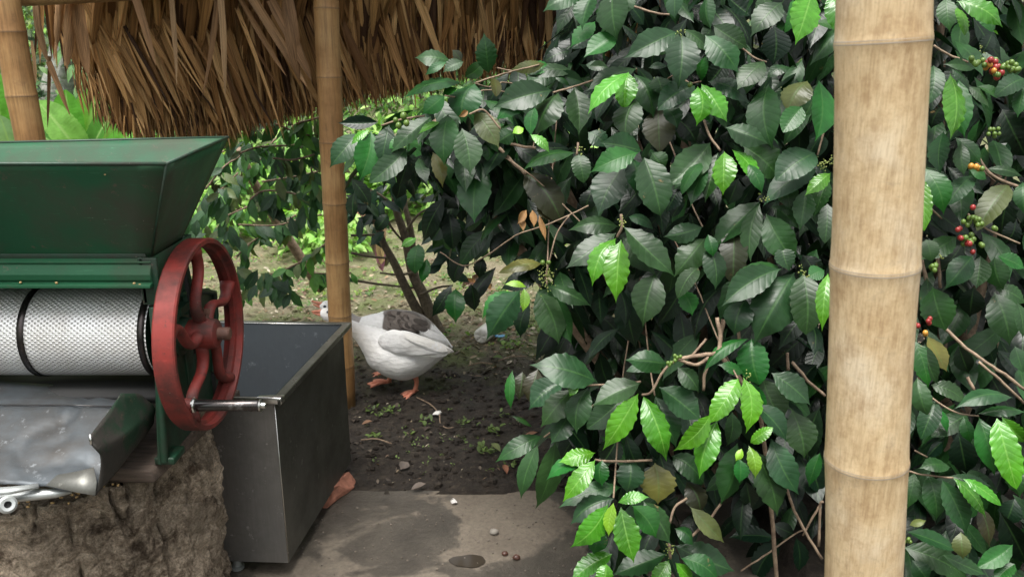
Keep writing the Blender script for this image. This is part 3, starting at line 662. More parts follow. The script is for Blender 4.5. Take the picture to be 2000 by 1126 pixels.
# loose cast aluminium handle on the stump, under the chute
al = empty('aluminium_handle', at(60, 985, 1.66)); tag(al, 'cast aluminium handle with a round eye lying under the chute on the stump', 'metal handle')
q = MB(); P0 = [(-60, 990, 1.60), (0, 972, 1.60), (60, 966, 1.60), (110, 962, 1.61), (140, 958, 1.62)]
q.tube([at(*p) for p in P0], [.013, .014, .014, .012, .006], 12, flat=(.85, 1.0)); q.tube([at(-50, 962, 1.57), at(20, 957, 1.57), at(75, 948, 1.60)], [.014, .012, .008], 10, flat=(.6, 1)); q.build('arm', M['alu'], al)
q = MB(); c = at(14, 985, 1.555); axd = (CAM-c+Vector((.3, 0, .1))).normalized(); q.lathe(c-axd*.02, axd, [(0, .018), (.03, .0185), (.034, .014), (.033, .0075), (.02, .007)], 24); q.build('eye', M['alu'], al, auto=40)
q = MB(); q.lathe(c+axd*.0045, axd, [(0, .0005), (.0005, .0068)], 16, False); q.build('eye_hole', M['black'], al)

# ================================================================== stump
SC = Vector((-1.25, 2.04)); st_ = MB(); nA, nZ = 340, 100
def stump_r(a, z):
    x, y = math.cos(a), math.sin(a)
    r_ = .392+.03*noise.noise(Vector((x*1.4, y*1.4, .3)))+.02*noise.noise(Vector((x*4.5, y*4.5, z*5)))
    r_ += .014*noise.noise(Vector((x*9, y*9, z*16)))+.012*abs(noise.noise(Vector((x*15, y*15, z*34))))+.008*noise.noise(Vector((x*34, y*34, z*80)))
    cr_ = noise.noise(Vector((x*5+3+.12*noise.noise(Vector((z*14, x*6, 0))), y*5, z*1.3+2))); r_ -= .05*max(0, 1-abs(cr_)*22)*(noise.noise(Vector((x*3, y*3, z*3)))+.5)
    r_ += .03*max(0, (.35-z))**1.0
    r_ += .045*math.exp(-((a-R(2))/.22)**2)*(math.exp(-((z-.45)/.25)**2))
    return r_
def stump_top(a): 
    aa = (math.degrees(a)) % 360
    return .612+.065*math.exp(-(((aa+180) % 360-180-10)/16)**2)+.018*noise.noise(Vector((math.cos(a)*6, math.sin(a)*6, 0)))+.01*noise.noise(Vector((math.cos(a)*24, math.sin(a)*24, 0)))
for j in range(nZ+1):
    for i in range(nA):
        a = 2*math.pi*i/nA; z = -.06+(stump_top(a)+.06)*j/nZ; aa = a if a < math.pi else a-2*math.pi; r_ = stump_r(aa, z)
        if j == nZ: r_ -= .012
        st_.v.append((SC.x+r_*math.cos(a), SC.y+r_*math.sin(a), z))
st_.f = [(j*nA+i, j*nA+(i+1) % nA, (j+1)*nA+(i+1) % nA, (j+1)*nA+i) for j in range(nZ) for i in range(nA)]
stump = empty('tree_stump', (SC.x, SC.y, 0)); tag(stump, 'thick tree stump with cracked brown bark carrying the pulping machine', 'tree stump')
st_.build('bark', M['bark'], stump)
tp = MB(); rings = [.985, .93, .85, .7, .5, .25, .02]
for q_ in rings:
    for i in range(nA):
        a = 2*math.pi*i/nA; aa = a if a < math.pi else a-2*math.pi; r_ = (stump_r(aa, .6)-.012)*q_
        z = (stump_top(a) if q_ > .95 else .598+.012*noise.noise(Vector((math.cos(a)*q_*5, math.sin(a)*q_*5, 7)))) - .004
        tp.v.append((SC.x+r_*math.cos(a), SC.y+r_*math.sin(a), z))
tp.f = [(j*nA+i, j*nA+(i+1) % nA, (j+1)*nA+(i+1) % nA, (j+1)*nA+i) for j in range(len(rings)-1) for i in range(nA)]
tp.build('cut_top', M['bark'], stump)

# ================================================================== steel bin
A = Vector((-.71, 2.25)); B = Vector((-.637, 2.915)); ux = Vector((-1, .045)).normalized(); W_ = .52
C4 = [A, B, B+ux*W_, A+ux*W_]; zb, zt = .075, .646
bn = empty('steel_bin', ((A.x+C4[2].x)/2, 2.6, zb)); tag(bn, 'open topped dull steel bin standing on short legs behind the stump', 'steel bin')
def P3(p, z): return Vector((p.x, p.y, z))
def panel(a, b, mat, name, parent, z0=zb, z1=zt, n=18, off=0):
    q = MB(); vs = []; nn = Vector(((b-a).y, -(b-a).x, 0)).normalized()
    for j in range(n+1):
        for i in range(n+1):
            u, v = i/n, j/n; p = P3(a.lerp(b, u), z0+(z1-z0)*v); e = math.sin(math.pi*u)*math.sin(math.pi*v)
            vs.append(p+nn*(off+.004*e*noise.noise(p*4)))
    q.add(vs, [(j*(n+1)+i, j*(n+1)+i+1, (j+1)*(n+1)+i+1, (j+1)*(n+1)+i) for j in range(n) for i in range(n)])
    return q.build(name, mat, parent)
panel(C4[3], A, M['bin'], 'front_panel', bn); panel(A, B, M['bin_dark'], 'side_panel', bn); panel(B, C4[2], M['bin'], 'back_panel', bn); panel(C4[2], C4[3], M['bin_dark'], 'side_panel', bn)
q = MB()
ins = .004; cc = sum(C4, Vector((0, 0)))/4
I4 = [p+(cc-p).normalized()*ins*1.4 for p in C4]
for a, b in zip(I4, I4[1:]+I4[:1]): q.add([P3(a, zb+.01), P3(b, zb+.01), P3(b, zt-.002), P3(a, zt-.002)], [(0, 1, 2, 3)])
q.add([P3(p, zb+.012) for p in I4], [(0, 1, 2, 3)]); q.build('inner_lining', M['bin_in'], bn, smooth=False)
q = MB(); q.add([P3(p, zb) for p in C4], [(0, 3, 2, 1)]); q.build('bottom', M['bin'], bn, smooth=False)
q = MB(); lo = .026
O4 = []; 
def outp(i):
    p = C4[i]; d1 = (p-C4[i-1]).normalized(); d2 = (p-C4[(i+1) % 4]).normalized(); return p+(d1+d2)*lo
O4 = [outp(i) for i in range(4)]
for i in range(4):
    j = (i+1) % 4; a, b, a2, b2 = C4[i], C4[j], O4[i], O4[j]
    if i == 3: a2, b2 = C4[3]+(O4[3]-C4[3])*.35, A+(O4[0]-A)*.35; 
    q.hexa([P3(a, zt-.02), P3(b, zt-.02), P3(b2, zt-.02), P3(a2, zt-.02)], [P3(a, zt+.002), P3(b, zt+.002), P3(b2, zt+.001), P3(a2, zt+.001)])
rm = q.build('rim', M['rim'], bn, smooth=False, bevel=.003)
q = MB(); c0 = A; q.hexa([P3(c0+Vector((-.05, -.012)), zt-.018), P3(c0+Vector((.026, -.018)), zt-.018), P3(c0+Vector((.030, .012)), zt-.018), P3(c0+Vector((-.045, .004)), zt-.018)], [P3(c0+Vector((-.05, -.012)), zt+.005), P3(c0+Vector((.026, -.018)), zt+.005), P3(c0+Vector((.030, .012)), zt+.005), P3(c0+Vector((-.045, .004)), zt+.005)])
q.build('corner_cap', M['bright'], rm, bevel=.004)
q = MB(); q.tube([P3(A, zb), P3(A, zt-.02)], .0018, 6); q.build('corner_seam', M['bright'], bn)
for p in (A.lerp(cc, .25)+Vector((-.13, -.03)), B.lerp(cc, .15), C4[2].lerp(cc, .15), C4[3].lerp(cc, .15)):
    q = MB(); q.tube([(p.x, p.y, zb), (p.x, p.y, .012)], .014, 14); q.lathe((p.x, p.y, .030), (0, 0, -1), [(0, .014), (.004, .022), (.012, .022)], 14); q.build('leg', M['alu'], bn, auto=40)
q = MB(); q.tube([P3(B+Vector((-.01, -.004)), zt+.001), P3(C4[2]+Vector((.01, -.004)), zt+.001)], .0022, 6); q.build('rim_highlight', M['bright'], rm)  # bright line painting a highlight along the far rim
# brick
bm = bmesh.new()
for p_ in [at(683, 921, 2.86), at(664, 932, 2.78), at(672, 925, 2.84), at(695, 948, 2.84), at(692, 964, 2.80), at(640, 1004, 2.66), at(612, 1010, 2.66), at(650, 950, 2.70), at(690, 960, 2.90), at(640, 960, 2.9), at(610, 985, 2.75)]:
    bm.verts.new((p_.x, p_.y, max(.019, p_.z)))
r_ = bmesh.ops.convex_hull(bm, input=bm.verts); bmesh.ops.delete(bm, geom=[v for v in r_['geom_interior'] if isinstance(v, bmesh.types.BMVert)], context='VERTS') if r_['geom_interior'] else None
bmesh.ops.bevel(bm, geom=bm.edges[:], offset=.003, segments=1, affect='EDGES'); bmesh.ops.triangulate(bm, faces=bm.faces); bmesh.ops.subdivide_edges(bm, edges=bm.edges, cuts=3, use_grid_fill=True)
for v in bm.verts: v.co += Vector((noise.noise(v.co*30), noise.noise(v.co*30+Vector((5, 0, 0))), noise.noise(v.co*30+Vector((0, 7, 0)))))*.004+Vector((1, -1, 1))*.0022*noise.noise(v.co*110)
me = bpy.data.meshes.new('brick'); bm.to_mesh(me); bm.free(); o = link('brick', me, M['brick'], smooth=False); tag(o, 'broken red brick propped against the foot of the steel bin', 'brick')
# scraps of pulp and beans on the stump: nobody could count them
q = MB()
for x_, y_ in [(262, 553), (273, 556), (110, 552), (40, 551)]: q.blob(at(x_, y_, 1.848), (.0035, .003, .0025), 8, 6, .3)
for x_, y_, Y_ in [(205, 341, 1.76), (235, 476, 1.865)]: q.blob(at(x_, y_, Y_-.002), (.0022, .001, .0014), 6, 5, .4)
for k in range(170):
    a = random.gauss(R(-25), .35); rr = stump_r(a, .6)*random.uniform(.80, 1.0); x, y = SC.x+rr*math.cos(a), SC.y+rr*math.sin(a)
    zz = stump_top(a)+.004 if rr > .36 else .612
    q.blob((x, y, zz), (random.uniform(.002, .006), random.uniform(.002, .005), .003), 6, 4, .25)
o = q.build('bean_husks', M['pulp']); tag(o, 'brown coffee husks scattered over the top of the stump', 'coffee husks', kind='stuff')

# ================================================================== coffee trees: every leaf one sees is set out by hand
LC = {'m': (.012, .048, .011), 'b': (.010, .080, .010), 'y': (.052, .20, .010), 'd': (.004, .015, .006), 'o': (.075, .085, .022), 'r': (.026, .028, .012), 'g': (.015, .045, .014), 'l': (.13, .30, .02)}  # kind d: shadowed leaves, the crown's shade put into their colour
# (x, y, scale) of each tracing sheet, then base x, base y, tip x, tip y, width, kind
SHEETS = {'A': (880, 0, 2.0105), 'B': (600, 0, 3.3117), 'C': (380, 220, 2.8154), 'D': (780, 300, 2.816), 'E': (940, 500, 1.7986), 'F': (1560, 0, 2.0113), 'G': (1560, 560, 1.9894)}
TR = {
'A': """520 -10 372 40 70 m|560 -20 515 105 80 m|640 -40 650 145 110 m|700 -30 660 60 80 m|655 130 530 220 80 b|880 -30 880 70 60 g|1010 -20 1022 110 60 m|1300 10 1185 130 90 g|1420 -30 1360 165 100 y|1500 -30 1515 130 70 y|1345 0 1315 120 40 b|1430 90 1525 125 50 m|1270 100 1265 250 90 d
890 125 690 225 90 g|895 130 800 215 65 m|905 135 895 335 108 g|915 115 1015 205 65 m|1000 140 1125 275 110 m|1030 100 1165 185 75 g|850 260 780 265 30 g|985 320 1012 218 52 b|970 340 968 485 78 y|985 330 1082 470 85 y|960 338 822 425 80 g|1010 320 1165 405 75 g|1010 420 1020 485 30 b
700 285 545 432 75 y|698 283 682 430 76 y|720 290 795 452 90 m|730 270 545 350 80 m|810 300 832 372 80 m|840 420 888 500 70 m|730 390 690 542 100 g|815 420 822 600 105 r|1232 240 1130 345 90 g|1250 330 1265 572 110 m|1402 318 1322 435 100 o|1445 315 1440 540 105 b|1380 420 1310 515 70 b|1335 265 1245 305 50 m|1080 500 1242 560 80 g
150 290 135 138 78 m|400 355 178 418 100 g|345 375 183 468 66 b|425 365 330 522 110 g|485 345 503 520 84 g|370 250 240 272 42 o|480 280 310 292 60 g|415 290 522 322 48 g|545 258 617 265 36 g|490 600 292 655 88 m|470 585 300 590 70 d|500 605 522 712 62 m|540 520 612 575 70 g|750 592 598 560 92 m|735 600 560 668 85 b|690 640 585 832 124 m|715 620 732 755 80 m|760 620 820 832 112 m|790 600 842 662 70 m
1020 560 850 728 108 m|1075 595 1068 757 82 y|1105 588 1195 725 72 y|1150 575 1290 705 112 m|1050 600 1000 780 76 m|985 640 910 752 62 m|1010 660 945 802 62 m|1160 640 1222 752 50 b|1130 700 1090 802 62 d|1430 600 1285 702 112 g|1440 665 1238 797 98 g|1492 680 1395 765 52 y|1480 700 1425 852 62 m|1400 740 1375 892 72 m|1215 790 1030 968 112 m|1215 800 1180 1015 72 m|1240 840 1350 1030 104 m|1480 800 1470 945 60 g|1260 810 1362 892 62 m
660 890 472 898 78 g|650 915 463 1045 92 g|680 890 876 1066 108 g|675 930 800 1072 96 m|650 935 560 1112 82 y|670 940 655 1172 92 y|700 850 792 892 52 g|990 890 845 925 70 g|1000 935 885 1077 96 g|1010 960 1040 1128 86 g|1010 920 1030 1005 46 b|1110 900 1105 1102 92 r|1300 960 1330 1060 70 g|1290 1045 1100 1130 92 m
360 1035 200 1060 56 o|120 640 95 862 116 m|210 620 200 782 90 d|290 680 430 860 100 r|250 520 190 560 56 m|660 380 600 470 80 d|880 460 960 560 80 d|1080 240 1010 330 70 d|1180 250 1150 320 60 d|560 120 470 190 80 d|760 100 700 20 80 d|1080 -20 1180 60 80 d|1220 -20 1230 90 70 g|1300 700 1330 820 70 m|900 740 850 830 70 d|560 740 530 830 60 d|1380 1000 1430 1100 80 d""",
'B': """925 392 708 365 122 m|900 402 768 482 50 b|1000 400 940 325 62 r|1012 400 884 466 78 g|1132 410 1028 492 78 m|1002 535 620 622 145 m|972 570 880 622 62 b|1085 540 1000 775 195 m|890 620 750 732 95 b|1200 500 1222 618 62 o|462 790 212 792 78 d|332 860 155 1072 130 m|412 850 340 1150 158 b|402 840 286 932 62 y|530 808 480 1062 112 g|640 962 415 1165 132 m|802 755 540 972 122 m|862 790 724 862 48 y|912 738 880 1045 165 m|960 770 900 1050 120 g|1000 830 1052 1112 155 g|1082 722 1232 942 132 o|1122 880 1176 1056 112 m|1332 800 1228 930 112 m|1442 870 1562 978 62 y|1400 830 1330 860 60 l|812 985 872 1200 80 o|1862 140 1708 284 112 b|1702 330 1528 402 92 d|1472 690 1450 872 82 b|1560 420 1420 470 80 b|660 1000 600 1190 90 d|740 1000 700 1140 90 d|1300 980 1420 1100 90 d|620 880 530 960 60 b|1700 560 1600 500 60 m|1800 420 1930 450 70 g""",
'C': """860 360 966 515 72 d|880 440 880 582 58 d|1232 722 1208 872 98 m|1222 690 1138 736 46 y|1280 800 1250 932 56 b|1132 370 1110 472 72 d|1060 560 1000 640 60 d|1390 480 1300 620 90 d|1400 560 1420 740 90 d|1440 420 1380 520 90 d|980 560 930 620 50 d""",
'D': """290 720 183 888 72 d|310 740 308 922 102 b|395 715 412 862 96 d|665 750 492 1008 152 g|758 755 872 1032 168 g|850 760 942 1032 122 m|810 725 1046 828 92 g|685 740 678 864 50 l|700 735 583 720 38 l|770 615 558 648 66 o|770 680 568 742 100 d|640 760 463 898 84 b|720 820 664 1004 112 d|640 430 498 572 112 d|360 560 300 700 90 d|460 570 440 680 70 d|240 380 180 470 80 d|300 330 240 430 80 d|350 420 420 540 90 d|760 260 870 370 110 r""",
'E': """612 60 572 237 106 g|510 110 542 312 92 d|700 118 742 202 72 b|762 40 694 142 62 g|1052 45 858 167 92 m|1100 58 968 294 138 g|1130 65 1142 262 102 g|1206 50 1150 76 52 b|1218 60 1200 252 52 y|930 150 890 272 92 g|1060 220 1192 332 102 d|405 440 188 378 122 g|292 440 173 532 92 g|320 465 213 592 82 g|375 460 335 614 92 g|340 450 312 490 32 y|560 445 398 522 92 g|500 490 378 598 82 g|652 380 513 365 72 m|642 410 518 400 46 g|625 460 767 572 112 g|690 390 762 472 72 g|552 482 438 672 82 y|568 487 652 707 92 y|610 490 682 662 86 m|570 600 617 717 62 d|805 555 683 677 72 y|830 575 768 770 86 y|902 430 808 572 72 y|920 425 930 612 74 y|950 290 976 442 96 b|940 290 788 402 46 b|922 410 838 380 46 b|945 440 1002 532 42 b|990 430 1062 572 112 g|1020 410 1150 517 92 g|960 520 1072 642 92 g|1090 540 1132 702 102 g|1190 530 1150 722 82 d|880 545 865 662 66 g|900 655 848 862 112 m|960 680 1042 900 116 g|1018 640 1112 827 96 g|945 655 1020 604 46 y|940 665 962 774 46 l|915 675 895 716 26 l|905 710 905 792 56 b|930 790 950 882 60 d|670 700 777 792 82 m|720 790 766 907 82 r|735 880 850 999 62 o|610 725 620 864 116 o|520 710 510 827 92 g|400 690 278 722 62 y|400 715 288 852 72 y|370 720 233 777 66 b|425 715 425 802 62 b|495 810 283 877 72 m|465 850 318 932 92 g|445 870 323 1017 86 y|465 865 445 977 50 l|490 880 537 1067 92 y|480 865 584 845 46 y|530 875 612 982 102 b|570 860 662 1002 102 g|420 950 395 1042 72 b|680 955 742 1012 62 m|650 1045 468 1112 92 m|460 1045 328 1132 72 y|440 1080 420 1160 60 y|660 1065 598 1156 62 y|682 1075 742 1146 54 y|680 1015 882 1100 112 m|700 1060 830 1140 80 b|215 630 58 717 64 m|260 650 203 878 102 g|200 660 138 842 72 g|310 550 248 652 82 g|110 400 105 532 36 b|145 405 130 502 56 r|200 395 175 517 66 r|1030 990 878 985 68 d|1045 1005 963 1127 76 d|1105 985 1115 1108 56 d|1020 940 1100 976 50 d|1190 690 1150 802 52 b|720 440 820 480 80 d|830 300 900 360 80 d|1180 380 1130 450 70 d|1150 700 1190 830 80 d|180 600 110 560 20 m|480 640 430 720 80 d|260 470 240 560 60 m|780 860 720 800 60 d""",
'F': """580 -10 595 117 62 m|620 5 797 97 72 y|620 30 652 132 52 y|830 -20 870 102 62 d|595 290 600 532 92 y|630 310 652 527 82 b|530 258 508 402 62 m|692 270 578 250 46 m|600 270 672 352 52 m|665 340 747 417 46 g|700 340 792 392 52 m|887 310 778 372 62 g|885 340 860 452 52 m|800 430 887 602 102 d|570 515 553 672 72 m|615 540 712 642 52 m|640 560 650 682 50 g|490 660 567 832 82 b|480 700 490 892 52 y|490 655 602 752 62 m|680 690 588 792 70 g|650 740 634 882 82 d|670 665 737 702 42 b|825 725 708 892 82 o|735 665 872 692 38 m|840 730 798 932 76 d|880 715 882 832 62 m|620 930 483 1017 72 m|685 1005 583 1128 82 m|715 1005 698 1128 76 m|770 1010 802 1132 82 m|780 1005 887 1052 62 b|500 940 520 1020 60 g|700 20 760 120 70 b|760 130 720 210 50 d|780 60 840 120 60 d|740 480 700 420 70 d|820 560 760 640 70 d|560 420 520 500 70 d|850 860 800 960 70 d|560 800 600 900 70 d|520 850 560 960 80 d|640 960 560 1060 70 d""",
'G': """520 0 572 167 112 m|680 0 665 112 86 d|760 20 822 217 116 g|760 0 877 62 72 m|450 208 502 382 76 b|490 220 537 372 62 g|500 190 572 322 82 o|620 225 660 332 62 d|460 350 502 502 72 g|530 440 478 582 72 m|515 380 642 442 62 g|832 430 618 467 76 g|695 492 877 480 52 m|655 495 523 577 76 m|700 505 757 722 86 b|770 510 842 770 96 y|790 505 882 602 62 y|640 505 670 602 50 b|540 470 580 562 40 b|590 700 476 700 66 m|620 560 652 722 92 d|500 720 532 897 86 m|555 745 647 952 86 m|600 740 722 887 66 y|640 745 782 842 50 y|580 735 742 772 50 m|450 720 423 857 62 m|420 950 614 1027 76 m|410 1010 642 1122 102 m|560 1040 722 1112 62 m|832 1000 688 1087 72 b|840 1075 770 1140 60 b|700 850 740 1002 80 r|630 950 640 1052 66 o|850 680 860 812 70 m|430 925 492 905 34 o|780 870 877 1072 102 d|850 60 870 192 60 g|760 300 720 200 70 d|840 230 870 330 70 g|440 1060 500 1140 70 m|560 600 500 660 60 d|780 620 740 720 80 d|840 820 800 920 80 d""",
}
def surfY(x, y):
    """how far away the face of the foliage is, by place"""
    pts = [(700, 280, 2.45), (900, 250, 2.35), (1100, 100, 2.55), (1100, 350, 2.30), (1000, 600, 2.25), (1300, 100, 2.30), (1300, 400, 2.10), (1500, 300, 2.15), (1500, 600, 2.00), (1300, 750, 1.95), (1100, 800, 2.10), (1200, 1000, 1.80), (1400, 900, 1.85), (1550, 1000, 2.05), (1900, 100, 2.2), (1900, 500, 2.15), (1900, 850, 1.95), (1900, 1100, 1.75), (850, 560, 2.7)]
    ws = [1/((x-a)**2+(y-b)**2+2500)**1.3 for a, b, _ in pts]
    return sum(w_*p[2] for w_, p in zip(ws, pts))/sum(ws)
sets = {}
def bl(tree, part): return sets.setdefault((tree, part), Blades())
NB = []
for sh, txt in TR.items():
    ox, oy, s_ = SHEETS[sh]
    for k, ln in enumerate(txt.replace('\n', '|').split('|')):
        f = ln.split()
        bx, by, tx, ty, wd = [float(q) for q in f[:5]]; kd = f[5]
        bx, by, tx, ty, wd = ox+bx/s_, oy+by/s_, ox+tx/s_, oy+ty/s_, wd/s_
        Y = surfY(bx, by)+random.uniform(-.05, .05)
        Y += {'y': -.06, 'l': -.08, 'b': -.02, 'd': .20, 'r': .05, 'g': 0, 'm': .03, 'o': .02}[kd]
        Lp = math.hypot(tx-bx, ty-by)*Y/F
        down = (ty-by)/max(1, math.hypot(tx-bx, ty-by))
        tx, ty = tx+(tx-bx)*.06, ty+(ty-by)*.06
        Bp = at(bx, by, Y); Tp = at(tx, ty, Y-Lp*(.12+.42*max(0, down)) if kd != 'd' else Y-Lp*.15)
        toc = (CAM-Bp).normalized()
        N = toc*.75+Vector((random.gauss(0, .38), 0, .75+random.gauss(0, .3)))
        c = LC[kd]; q = random.uniform(.75, 1.3); hue = random.uniform(.85, 1.2)
        c = (c[0]*q*hue, c[1]*q, c[2]*q/hue)
        tree = 'near' if bx > 1800 else 'main'
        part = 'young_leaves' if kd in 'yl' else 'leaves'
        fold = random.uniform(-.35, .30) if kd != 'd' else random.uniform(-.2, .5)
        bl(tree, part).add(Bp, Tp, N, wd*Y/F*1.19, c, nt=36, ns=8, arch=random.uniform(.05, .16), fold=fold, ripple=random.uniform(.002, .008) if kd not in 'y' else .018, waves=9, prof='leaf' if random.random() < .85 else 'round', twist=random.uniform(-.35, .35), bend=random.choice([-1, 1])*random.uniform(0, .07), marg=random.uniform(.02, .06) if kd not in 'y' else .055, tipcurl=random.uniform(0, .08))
        NB.append((Bp, tree))
# leaves deeper in the crowns
def inside(x, y, poly):
    c = False; n = len(poly)
    for i in range(n):
        (x1, y1), (x2, y2) = poly[i], poly[i-1]
        if (y1 > y) != (y2 > y) and x < (x2-x1)*(y-y1)/(y2-y1)+x1: c = not c
    return c
MAIN = [(1110, -80), (1130, 40), (1000, 140), (860, 180), (720, 300), (860, 350), (900, 380), (1000, 420), (1120, 470), (1110, 540), (1090, 620), (1150, 690), (1080, 760), (1080, 850), (1150, 900), (1180, 1000), (1170, 1160), (1480, 1160), (1560, 1100), (1700, 1160), (1700, -80)]
LOW = [(1380, 950), (1700, 950), (1700, 1200), (1340, 1200)]
RIGHT = [(1700, -80), (2120, -80), (2120, 1200), (1700, 1200)]
def filler(tree, poly, n, dmin, dmax, zmin=.05, nt=14, ns=4, kinds='mmmggdddd', bbox=None, Lr=(.12, .19)):
    xs_ = [p[0] for p in poly]; ys_ = [p[1] for p in poly]; k = 0
    while k < n:
        x, y = random.uniform(min(xs_), max(xs_)), random.uniform(min(ys_), max(ys_))
        if not inside(x, y, poly): continue
        k += 1
        Y = surfY(x, y)+dmin+(dmax-dmin)*random.random()**1.2
        p = at(x, y, Y)
        if p.z < zmin: continue
        if inside(x, y, LOW) and random.random() < .75: continue
        L = random.uniform(*Lr); az = random.uniform(0, 6.28); dr_ = random.uniform(.3, 1.1)
        d_ = Vector((math.cos(az)*.8, math.sin(az)*.6-.4, -dr_-.2)).normalized(); N = Vector((random.gauss(0, .35), random.gauss(-.3, .35), 1))
        c = LC[random.choice(kinds)]; q = random.uniform(.7, 1.3)
        bl(tree, 'leaves').add(p, p+d_*L, N, L*random.uniform(.34, .43), tuple(a_*q for a_ in c), nt=nt, ns=ns, arch=random.uniform(.04, .12), fold=random.uniform(-.3, .3), ripple=.012, marg=.03, bend=random.uniform(-.06, .06), twist=random.uniform(-.4, .4))
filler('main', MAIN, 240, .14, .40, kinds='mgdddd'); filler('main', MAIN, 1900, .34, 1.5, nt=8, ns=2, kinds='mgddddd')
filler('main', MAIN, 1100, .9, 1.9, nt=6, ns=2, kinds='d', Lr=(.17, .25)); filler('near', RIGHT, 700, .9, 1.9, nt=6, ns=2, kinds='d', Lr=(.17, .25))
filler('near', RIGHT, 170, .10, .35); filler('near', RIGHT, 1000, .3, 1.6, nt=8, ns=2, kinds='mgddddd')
LEFTB = [(700, 260), (860, 180), (1000, 200), (1030, 330), (960, 370), (860, 330), (780, 310)]
filler('main', LEFTB, 60, .06, .4); 
MIDB = [(860, 350), (1010, 330), (1100, 470), (1090, 560), (960, 520), (880, 460)]
filler('main', MIDB, 45, .15, .8, kinds='dddm')
# crown parts over and beside the picture, so that it stands as a tree from other places
def crownfill(tree, c, r_, n, kinds='mmggdb'):
    for k in range(n):
        v = Vector((random.gauss(0, 1), random.gauss(0, 1), random.gauss(0, 1))).normalized()*random.uniform(.5, 1)
        p = Vector((c[0]+v.x*r_[0], c[1]+v.y*r_[1], c[2]+v.z*r_[2])); L = random.uniform(.11, .16)
        d_ = Vector((v.x+random.gauss(0, .4), v.y+random.gauss(0, .4), -.6)).normalized(); cc_ = LC[random.choice(kinds)]
        bl(tree, 'leaves').add(p, p+d_*L, Vector((v.x, v.y, 1.2)), L*.42, cc_, nt=8, ns=2, arch=.08)
crownfill('main', (1.0, 3.1, 2.35), (1.0, .7, .45), 900)
crownfill('near', (2.2, 2.9, 2.2), (.8, .8, .6), 500)

# branches
BRN = {
'main': [('D', [(225, 540), (350, 615), (480, 560), (640, 450), (800, 395), (930, 340), (1040, 285)], 9, -.05), ('D', [(800, 690), (830, 570), (870, 430), (935, 340)], 9, -.06), ('D', [(560, 10), (700, 100), (850, 230), (950, 330), (1040, 420)], 9, .04), ('B', [(480, 810), (620, 770), (760, 750)], 14, -.03), ('B', [(1050, 740), (1130, 708), (1190, 760), (1250, 835)], 14, -.1), ('B', [(1240, 960), (1330, 1050), (1420, 1126)], 26, .05),('B', [(1310, 930), (1480, 960)], 20, .05), ('B', [(1090, 535), (1200, 500), (1330, 460), (1500, 420)], 12, .0), ('B', [(1590, 600), (1700, 570), (1850, 520)], 14, -.02), ('B', [(1230, 440), (1330, 460)], 12, 0),
  ('E', [(828, 215), (838, 290), (825, 340), (740, 352), (690, 362)], 15, -.02), ('E', [(850, 220), (840, 340), (900, 420), (980, 560), (1010, 800), (1040, 1200)], 18, .14), ('E', [(690, 362), (640, 400), (600, 475), (565, 487)], 9, -.03), ('E', [(690, 362), (760, 380), (830, 330)], 13, .02), ('E', [(790, 290), (740, 350)], 9, .04), ('E', [(1060, 755), (1090, 870), (1140, 970), (1197, 1062)], 11, .02), ('E', [(1130, 980), (1190, 870)], 9, .08), ('E', [(1185, 1020), (1190, 880), (1200, 860)], 11, .03), ('E', [(735, 988), (800, 925), (842, 868)], 10, -.02), ('E', [(662, 935), (680, 880), (722, 848)], 9, -.02), ('E', [(320, 455), (460, 450), (560, 440)], 8, -.01), ('E', [(1090, 370), (1150, 440), (1210, 490)], 12, .06), ('E', [(780, 470), (790, 400), (830, 340)], 12, .03), ('E', [(905, 250), (905, 300)], 12, .03), ('E', [(1075, 340), (1080, 400)], 12, .08), ('E', [(910, 1105), (1010, 1040), (1100, 975), (1140, 960)], 8, .2), ('E', [(400, 715), (470, 720), (600, 715)], 9, 0), ('E', [(220, 635), (330, 560), (420, 510)], 8, .02), ('E', [(660, 1010), (665, 1060)], 12, -.04),
  ('A', [(670, 840), (672, 890), (655, 930)], 12, -.03), ('A', [(995, 470), (1020, 540), (1060, 590)], 10, -.02), ('A', [(500, 560), (497, 610)], 10, -.02), ('A', [(700, 20), (800, 50), (860, 60)], 10, .1), ('A', [(1130, 180), (1200, 230), (1240, 245)], 8, .06), ('A', [(1440, 610), (1465, 520), (1470, 480)], 8, .05)],
'near': [('G', [(575, 165), (640, 230), (720, 285), (800, 340), (880, 400)], 13, -.05), ('G', [(700, 290), (780, 360), (875, 450)], 11, .02), ('F', [(530, 180), (600, 220), (665, 245)], 9, 0), ('F', [(700, 610), (760, 690), (870, 735)], 13, .05), ('F', [(665, 840), (740, 900), (868, 957)], 8, 0), ('F', [(485, 1010), (505, 1130)], 18, .15), ('F', [(545, 1000), (557, 1130)], 15, .15), ('G', [(515, 430), (570, 465), (625, 492), (700, 500)], 7, -.02), ('G', [(430, 715), (480, 728), (600, 742)], 8, 0), ('G', [(450, 635), (500, 660)], 7, .04), ('F', [(640, 590), (700, 640), (740, 690)], 10, .1), ('F', [(500, 800), (560, 860)], 8, .1), ('G', [(655, 350), (680, 400)], 14, .1)]}
brs = {'main': MB(), 'near': MB()}
for t_, L in BRN.items():
    for sh, pl, wd, off in L:
        ox, oy, s_ = SHEETS[sh]; P = []
        for i, (x, y) in enumerate(pl):
            X, Yp = ox+x/s_, oy+y/s_; P.append(tuple(at(X, Yp, surfY(X, Yp)+off)))
        pp = poly_path(P, 5); r0 = wd/s_*2.1/F/2
        pp = [Vector(p)+Vector((noise.noise(Vector(p)*40), 0, noise.noise(Vector(p)*40+Vector((9, 0, 0)))))*r0*.7 for p in pp]
        brs[t_].tube(pp, [r0*(1+.18*noise.noise(Vector(p)*90)) for p in pp], 7)
